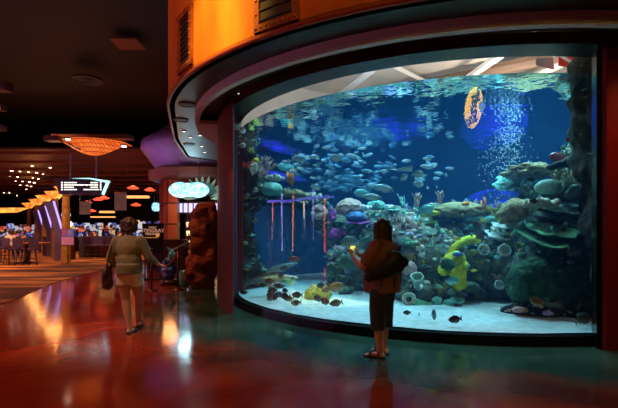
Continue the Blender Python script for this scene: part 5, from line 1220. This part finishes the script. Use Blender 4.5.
class Body:
    """joints in the person's own frame: x to the right side, y forward, z up"""
    def __init__(s, loc, face, label, H=1.6, group=None):
        f = Vector((face[0], face[1], 0)).normalized(); s.rz = atan2(f.y, f.x) - pi / 2; s.root = thing('person', label, 'person', loc, s.rz, group); s.H = H; s.k = H / 1.6
    def build(s, J, girth=1.0, hair='bob', cloth=None, hairmat=None, headturn=0.0, voxel=.007):
        k, g = s.k, girth; V = lambda *a: Vector(a) * k; bm = BM()
        hip = J['hip']; ch = J['chest']; nk = J['neck']; hd = J['head']
        # trunk
        ball(bm, hip, (.165 * g * k, .125 * g * k, .13 * k), 20, 12); ball(bm, hip.lerp(ch, .5), (.145 * g * k, .11 * g * k, .16 * k), 20, 12)
        ball(bm, ch, (.165 * g * k, .11 * g * k, .16 * k), 20, 12)
        P, R = smoothpts([ch + V(0, -.01, .06), nk, hd + V(0, -.01, -.06)], [.07 * k, .052 * k, .05 * k]); limb(bm, P, R)
        HM = Matrix.Rotation(headturn, 4, 'Z')
        ball(bm, hd, (.072 * k, .088 * k, .108 * k), 24, 16, HM)
        ball(bm, hd + HM @ V(0, .035, -.06), (.048 * k, .05 * k, .045 * k), 14, 10, HM)
        limb(bm, [hd + HM @ V(0, .082, .012), hd + HM @ V(0, .102, -.022)], [.010 * k, .014 * k], 8)
        ball(bm, hd + HM @ V(0, .085, -.052), (.024 * k, .010 * k, .008 * k), 10, 6, HM)
        for e in (-1, 1): ball(bm, hd + HM @ V(e * .074, -.005, -.01), (.012 * k, .02 * k, .03 * k), 10, 8, HM)
        for e, n_ in ((-1, 'L'), (1, 'R')):
            sh, el, wr = J['sh' + n_], J['el' + n_], J['wr' + n_]
            P, R = smoothpts([ch + (sh - ch) * .5, sh, el, wr], [.07 * k, .058 * g * k, .043 * g * k, .027 * k]); limb(bm, P, R)
            hd_, sd, pl, cu = J['hand' + n_]; hand(bm, wr, hd_, sd, pl, cu, k)
            h, kn, an = J['th' + n_], J['kn' + n_], J['an' + n_]
            P, R = smoothpts([h, kn + (h - kn) * .45, kn, kn + (an - kn) * .3, an], [.095 * g * k, .082 * g * k, .056 * k, .058 * k, .036 * k]); limb(bm, P, R)
            ft = J['ft' + n_]  # direction of the foot
            fd = ft.normalized(); heel = an - fd * .03 * k; heel.z = an.z - .045 * k; toe = an + fd * .155 * k; toe.z = heel.z - .012 * k + ft.z * .1
            limb(bm, [an, heel, heel.lerp(toe, .5) + V(0, 0, .008), toe], [.034 * k, .032 * k, .034 * k, .022 * k])
            sdv = Vector((-fd.y, fd.x, 0))
            for q in range(5): limb(bm, [toe + sdv * (q - 2) * .014 * k, toe + sdv * (q - 2) * .016 * k + fd * (.028 - abs(q - (1 if e > 0 else 3)) * .004) * k], [.012 * k, .009 * k], 6)
        remeshed('body', bm, voxel, 2, skin, s.root)
        bm = BM()
        for e in (-1, 1): ball(bm, hd + HM @ V(e * .029, .080, .012), (.013 * k, .008 * k, .009 * k), 10, 8, HM)
        link('eyes', bm, eyem, s.root)
        bm = BM(); ball(bm, hd + HM @ V(0, -.018, .022), (.088 * k, .095 * k, .108 * k), 20, 14, HM)
        if hair == 'long':
            for i in range(13):
                a = radians(180 + 15 + i * 12.5); o_ = HM @ V(cos(a) * .082, sin(a) * .082 + .01, 0)
                limb(bm, [hd + o_ + V(0, 0, .05), hd + o_ * 1.1 + V(0, 0, -.08), hd + o_ * 1.15 + V(0, 0, -.19 - .02 * sin(i * 2.3))], [.03 * k, .032 * k, .018 * k], 8)
            limb(bm, [hd + V(0, -.06, 0), hd + V(0, -.085, -.18)], [.07 * k, .05 * k])
        else:
            for i in range(17):
                a = radians(170 + i * 12.5); o_ = HM @ V(cos(a) * .085, sin(a) * .085, 0)
                ball(bm, hd + o_ * 1.05 + V(0, 0, .045 + .03 * sin(i * 2.1)), .038 * k, 10, 8); ball(bm, hd + o_ * 1.02 + V(0, 0, -.03 + .015 * sin(i * 1.3)), .036 * k, 10, 8)
            ball(bm, hd + V(0, -.02, .10), (.08 * k, .08 * k, .045 * k), 12, 8)
        hm_ = remeshed('hair', bm, .009, 2, hairmat or hairm, s.root, rough=((.010, 22),), seed=2)
        # keep the face clear of hair
        return s
# --- person with the shoulder bag at the glass
base = onfloor(383, 356); face = Vector((-.80, .60, 0)); b = Body((base.x, base.y, 0), face, 'person in brown shirt and dark capri pants holding a phone up to the glass', 1.60)
V3 = Vector
J = dict(hip=V3((0, 0, .86)), chest=V3((0, .0, 1.20)), neck=V3((0, .0, 1.38)), head=V3((0, .02, 1.50)),
         shL=V3((-.185, 0, 1.30)), elL=V3((-.25, .13, 1.06)), wrL=V3((-.12, .34, 1.17)), handL=(V3((.2, .45, .8)), V3((.9, -.1, .1)), V3((.3, .6, -.2)), .75),
         shR=V3((.185, 0, 1.30)), elR=V3((.22, .16, 1.08)), wrR=V3((.06, .36, 1.18)), handR=(V3((-.3, .4, .8)), V3((-.9, -.1, .1)), V3((-.3, .6, -.2)), .75),
         thL=V3((-.09, 0, .82)), knL=V3((-.09, .02, .45)), anL=V3((-.09, -.01, .075)), ftL=V3((-.1, 1, 0)),
         thR=V3((.09, 0, .82)), knR=V3((.09, .03, .45)), anR=V3((.10, .04, .075)), ftR=V3((.3, 1, 0)))
b.build(J, 1.18, 'long', headturn=-.55)
shirt = mat('brown_shirt', (.20, .085, .06), (.25, .11, .075), scale=3, rough=.85); capri = mat('charcoal_capri', (.025, .028, .035), (.04, .042, .05), scale=20, rough=.9)
bm = BM()
ball(bm, (0, -.0, 1.19), (.235, .18, .21), 24, 16); ball(bm, (0, .015, 1.02), (.245, .215, .24), 24, 16)
P, R = smoothpts([V3((0, .005, .755)), V3((0, .01, .90)), V3((0, .01, 1.05))], [.222, .228, .22]); tube(bm, P, R, 28, flat=(1, .82) if False else (1, .9))
for e in (-1, 1): limb(bm, [V3((e * .10, 0, 1.27)), V3((e * .17, 0, 1.29)), V3((e * .21, .04, 1.20)), V3((e * .235, .085, 1.13))], [.10, .088, .085, .078])
limb(bm, [V3((0, 0, 1.30)), V3((0, 0, 1.365))], [.10, .068])
remeshed('shirt', bm, .011, 4, shirt, b.root, rough=((.010, 5), (.005, 13)), seed=3)
bm = BM(); ball(bm, (0, 0, .80), (.195, .155, .13), 20, 14)
for e in (-1, 1): 
    P, R = smoothpts([V3((e * .09, 0, .80)), V3((e * .095, .02, .55)), V3((e * .09, .015, .33))], [.115, .098, .085]); tube(bm, P, R, 18)
remeshed('capri_pants', bm, .01, 3, capri, b.root, rough=((.008, 7),), seed=4)
sandm2 = mat('black_sandal', (.012, .012, .012), rough=.6)
for e, an, ft in ((-1, J['anL'], J['ftL']), (1, J['anR'], J['ftR'])):
    fd = ft.normalized(); sd_ = Vector((-fd.y, fd.x, 0)); bm = BM(); c = an + fd * .06; c.z = 0
    prism(bm, [c + fd * a + sd_ * b_ for a, b_ in [(-.13, -.03), (-.13, .03), (-.02, .035), (.08, .048), (.135, .03), (.135, -.03), (.08, -.048), (-.02, -.035)]], (0, 0, .02))
    tube(bm, [c + fd * .05 + sd_ * (.05 * cos(a)) + Vector((0, 0, .02 + .05 * sin(a))) for a in [pi * i / 8 for i in range(9)]], .011, 6)
    tube(bm, [c - fd * .05 + sd_ * (.045 * cos(a)) + Vector((0, 0, .02 + .075 * sin(a))) for a in [pi * i / 8 for i in range(9)]], .009, 6)
    link('sandal', bm, sandm2, b.root)
RM = b.root.matrix_basis.copy() if False else Matrix.Translation(b.root.location) @ Matrix.Rotation(b.rz, 4, 'Z')
# shoulder bag across the back (rests on the person, its own thing)
t = thing('shoulder_bag', 'black slouchy shoulder bag slung across the back of the person in brown', 'bag', b.root.location, b.rz)
bagm = mat('black_nylon', (.005, .005, .006), (.010, .010, .011), scale=12, rough=.6)
bm = BM()
def bk(r, u, z): return Vector((-.8 * r + .6 * u, -.6 * r - .8 * u, z))     # r out from the back, u across it
BR = Matrix.Rotation(atan2(-.8, .6), 4, 'Z')
for r, u, z, a, c_, d_ in [(.235, -.12, 1.0, .11, .05, .08), (.245, -.02, 1.05, .13, .06, .10), (.235, .09, 1.10, .13, .07, .11), (.19, .17, 1.12, .09, .07, .08), (.15, .22, 1.10, .05, .05, .05), (.22, -.19, .96, .06, .05, .06), (.23, .08, 1.19, .10, .05, .06)]:
    ball(bm, bk(r, u, z), (a, c_, d_), 18, 12, BR)
remeshed('bag_body', bm, .012, 3, bagm, t, rough=((.012, 9),), seed=5)
bm = BM(); tube(bm, [bk(.23, .12, 1.2), bk(.17, .16, 1.30), (.17, .0, 1.40), (.13, .11, 1.36), (.0, .20, 1.26), (-.16, .225, 1.08), (-.262, .05, .98), bk(.24, -.16, .99)], .017, 8, flat=(1.6, .6)); link('strap', bm, bagm, t, True)
bm = BM()
for x, z, l in ((-.06, .97, .12), (.08, 1.0, .16), (.15, 1.04, .14)): bm = BM(); tube(bm, [bk(.26, x, z), bk(.268, x + .01, z - l * .5), bk(.255, x, z - l)], .007, 6); link('loose_strap', bm, bagm, t)
# phone held in both hands
t = thing('phone', 'black phone with glowing yellow green screen held by the person in brown', 'phone', b.root.location, b.rz)
PM = Matrix.Translation((-.035, .405, 1.262)) @ Matrix.Rotation(.25, 4, 'X')
bm = BM(); box(bm, (0, 0, 0), (.135, .010, .075), M=PM); bevel(bm, .004); link('phone_case', bm, cabm, t)
bm = BM(); box(bm, (0, -.006, 0), (.115, .002, .062), M=PM); link('phone_screen', bm, glow('phone_screen', (.75, .8, .15), 1.2), t)
# --- person walking away
base = onfloor(129, 333); face = Vector((-.05, 1, 0)); b = Body((base.x, base.y, 0), face, 'person in grey top and white shorts walking away past the stanchions', 1.64)
k = b.k
J = dict(hip=V3((0, 0, .90)), chest=V3((0, .0, 1.24)), neck=V3((0, .01, 1.41)), head=V3((-.01, .04, 1.53)),
         shL=V3((-.175, 0, 1.33)), elL=V3((-.26, -.03, 1.08)), wrL=V3((-.20, .10, .93)), handL=(V3((.1, .5, -.4)), V3((.4, .6, .3)), V3((.7, -.2, -.3)), .5),
         shR=V3((.175, 0, 1.33)), elR=V3((.27, .02, 1.10)), wrR=V3((.37, .16, .98)), handR=(V3((.6, .5, -.25)), V3((-.4, .7, .1)), V3((-.1, -.1, -1)), .35),
         thL=V3((-.085, 0, .86)), knL=V3((-.06, .03, .48)), anL=V3((.015, -.02, .075)), ftL=V3((.2, 1, 0)),
         thR=V3((.085, 0, .86)), knR=V3((.09, .16, .49)), anR=V3((.0, .40, .085)), ftR=V3((-.1, 1, -.05)))
b.build(J, 1.02, 'bob', hairmat=hair2)
topm = mat('olive_grey_top', (.20, .15, .10), (.27, .20, .13), scale=3, rough=.85); shortm = mat('white_shorts', (.72, .55, .50), rough=.85)
bm = BM(); ball(bm, (0, 0, 1.23), (.195, .135, .20), 24, 16); ball(bm, (0, 0, 1.05), (.178, .135, .18), 24, 16); ball(bm, (0, 0, .93), (.19, .15, .12), 24, 16); tube(bm, [(0, 0, .855), (0, 0, 1.0)], [.178, .178], 28, flat=(1, 1))
for e, el in ((-1, J['elL']), (1, J['elR'])):
    sh = V3((e * .175, 0, 1.34)); P, R = smoothpts([V3((e * .1, 0, 1.32)), sh, el, el.lerp(J['wrL'] if e < 0 else J['wrR'], .7)], [.08, .074, .060, .046]); limb(bm, P, R)
limb(bm, [V3((0, 0, 1.33)), V3((0, 0, 1.40))], [.09, .064])
remeshed('top', bm, .010, 3, topm, b.root, rough=((.010, 6), (.004, 16)), seed=7)
bm = BM(); ball(bm, (0, 0, .87), (.178, .145, .12), 20, 14)
for e, kn in ((-1, J['knL']), (1, J['knR'])):
    h = V3((e * .085, 0, .86)); P, R = smoothpts([h, h.lerp(kn, .42)], [.108, .105]); tube(bm, P, R, 18)
remeshed('shorts', bm, .009, 2, shortm, b.root, rough=((.005, 9),), seed=8)
for an, ft in ((J['anL'], J['ftL']), (J['anR'], J['ftR'])):
    fd = ft.normalized(); fd.z = 0; sd_ = Vector((-fd.y, fd.x, 0)); bm = BM(); c = an + fd * .06; c.z = an.z - .075
    prism(bm, [c + fd * a + sd_ * b_ for a, b_ in [(-.12, -.03), (-.12, .03), (-.02, .033), (.08, .045), (.13, .03), (.13, -.03), (.08, -.045), (-.02, -.033)]], (0, 0, .018))
    tube(bm, [c + fd * .04 + sd_ * (.045 * cos(a)) + Vector((0, 0, .015 + .055 * sin(a))) for a in [pi * i / 8 for i in range(9)]], .008, 6)
    link('flip_flop', bm, sandm2, b.root)
t = thing('handbag', 'dark brown handbag hanging from the left shoulder of the walking person', 'bag', b.root.location, b.rz)
bagb = mat('brown_leather', (.05, .012, .008), (.09, .02, .012), scale=8, rough=.4)
bm = BM(); ball(bm, (-.285, -.07, .83), (.06, .13, .16), 18, 12); ball(bm, (-.28, -.05, .72), (.07, .14, .09), 18, 12); remeshed('bag_body', bm, .012, 3, bagb, t, rough=((.012, 8),))
bm = BM(); tube(bm, [(-.27, -.13, .93), (-.235, -.10, 1.18), (-.19, -.02, 1.415), (-.225, .07, 1.2), (-.27, .04, .93)], .012, 8, flat=(1.5, .6)); link('strap', bm, bagb, t, True)
# --- seated players at the card table
def seated(x, d, face, label, mtop, hairc):
    p = at(x, HZ, d); b = Body((p.x, p.y, .20), face, label, 1.6)
    J = dict(hip=V3((0, 0, .62)), chest=V3((0, .06, .95)), neck=V3((0, .10, 1.12)), head=V3((0, .14, 1.24)),
             shL=V3((-.17, .06, 1.04)), elL=V3((-.23, .16, .80)), wrL=V3((-.10, .38, .82)), handL=(V3((.1, 1, 0)), V3((1, 0, 0)), V3((0, 0, -1)), .3),
             shR=V3((.17, .06, 1.04)), elR=V3((.23, .16, .80)), wrR=V3((.10, .38, .82)), handR=(V3((-.1, 1, 0)), V3((-1, 0, 0)), V3((0, 0, -1)), .3),
             thL=V3((-.09, 0, .60)), knL=V3((-.12, .42, .60)), anL=V3((-.12, .38, .20)), ftL=V3((0, 1, 0)),
             thR=V3((.09, 0, .60)), knR=V3((.12, .42, .60)), anR=V3((.12, .38, .20)), ftR=V3((0, 1, 0)))
    b.build(J, 1.05, 'bob', hairmat=hairc, voxel=.014)
    bm = BM(); ball(bm, (0, .04, .90), (.20, .14, .22), 16, 12); ball(bm, (0, .0, .70), (.19, .15, .16), 16, 12)
    for e in (-1, 1): limb(bm, [V3((e * .17, .06, 1.04)), V3((e * .23, .16, .80)), V3((e * .15, .30, .82))], [.075, .058, .048])
    remeshed('shirt', bm, .016, 2, mtop, b.root)
    bm = BM(); ball(bm, (0, 0, .60), (.18, .15, .11), 16, 12)
    for e in (-1, 1): limb(bm, [V3((e * .09, 0, .60)), V3((e * .12, .42, .60)), V3((e * .12, .39, .26))], [.10, .072, .055])
    remeshed('trousers', bm, .016, 2, capri, b.root)
seated(9, 19.42, (TX - at(9, HZ, 19.4).x, 1.1), 'seated player in a white top at the card table', mat('white_top', (.8, .62, .6), rough=.8), hair2)
seated(25, 22.08, (0, -1), 'seated player in dark clothes behind the card table', mat('black_top', (.04, .03, .05), rough=.8), hairm)
# ------------------------------------------------------------ lights of the hall, plus added spots
lamp('SPOT', (-3.4, 2.6, 8.7), 9000, (1, .76, .18), .06, ring(RS, ray_t(222, RS), 4.55), 21, 1)
lamp('SPOT', (1.5, 1.0, 8.7), 500, (1, .50, .12), .06, ring(RS, ray_t(345, RS), 5.2), 40, 1)
lamp('SPOT', (-5.5, -1.0, 8.8), 2300, (1, .30, .06), .06, ring(RS, ray_t(205, RS), 6.6), 42, 1)
for x, y, e in [(-4.5, 2.5, 330), (-7.5, 6.5, 600), (-1.5, .8, 160), (-9.5, 2.0, 500), (-6, 10.5, 500), (-10.5, 11, 700), (-4.2, 8.6, 260)]:
    lamp('SPOT', (x, y, 8.8), e, (1, .46, .22), .06, (x, y, 0), 75, .9)
lamp('SPOT', (-5.2, 3.0, 8.7), 1500, (1, .62, .40), .06, (-2.9, 6.4, 1), 26, 1)  # added spot to brighten the walking person
lamp('SPOT', (-7.5, 3.0, 8.7), 500, (1, .16, .06), .06, (.6, 5.1, .9), 22, 1)
lamp('SPOT', (-7.0, 8.0, 8.7), 1500, (1, .32, .14), .06, (-2.8, 11, 1), 30, 1)
lamp('SPOT', (4.75, 4.75, 3.86), 110, (1, .14, .06), .05, (4.6, 5.6, 1.6), 110, 1)  # added red spot to lift the wall right of the glass
for x in (-10.5, -14, -22, -30, -38):
    for y in (18, 26, 36):
        lamp('SPOT', (x, y, 6.3), 1100, (1, .50, .22), .1, (x, y, 0), 130, .9)
# pieces that belong to a part go under that part
SUB = {'lettering': ('sign_face', 'sign_board'), 'bulb': ('trim_ring', 'shade', 'truss_beam'), 'phone_screen': ('phone_case',), 'lit_niche': ('back_panel',), 'eyes': ('body', 'head'), 'screen': ('cabinet',), 'button_deck': ('cabinet',),
       'stripe': ('cloth',), 'rivet': ('grille_frame',), 'left_print': ('poster_frame',), 'right_print': ('poster_frame',), 'lower_print': ('poster_frame',), 'orange_badge': ('sign_board',), 'bands': ('shaft',), 'fish_emblem': ('sign_board',), 'loose_strap': ('bag_body',)}
for r in [o for o in COL.objects if o.parent is None and len(o.children) > 1]:
    kids = {}
    for c in r.children: kids.setdefault(c.name.split('.')[0], c)
    for c in list(r.children):
        for q in SUB.get(c.name.split('.')[0], ()):
            if q in kids and kids[q] is not c: c.parent = kids[q]; break
bpy.data.scenes.remove(TMP)
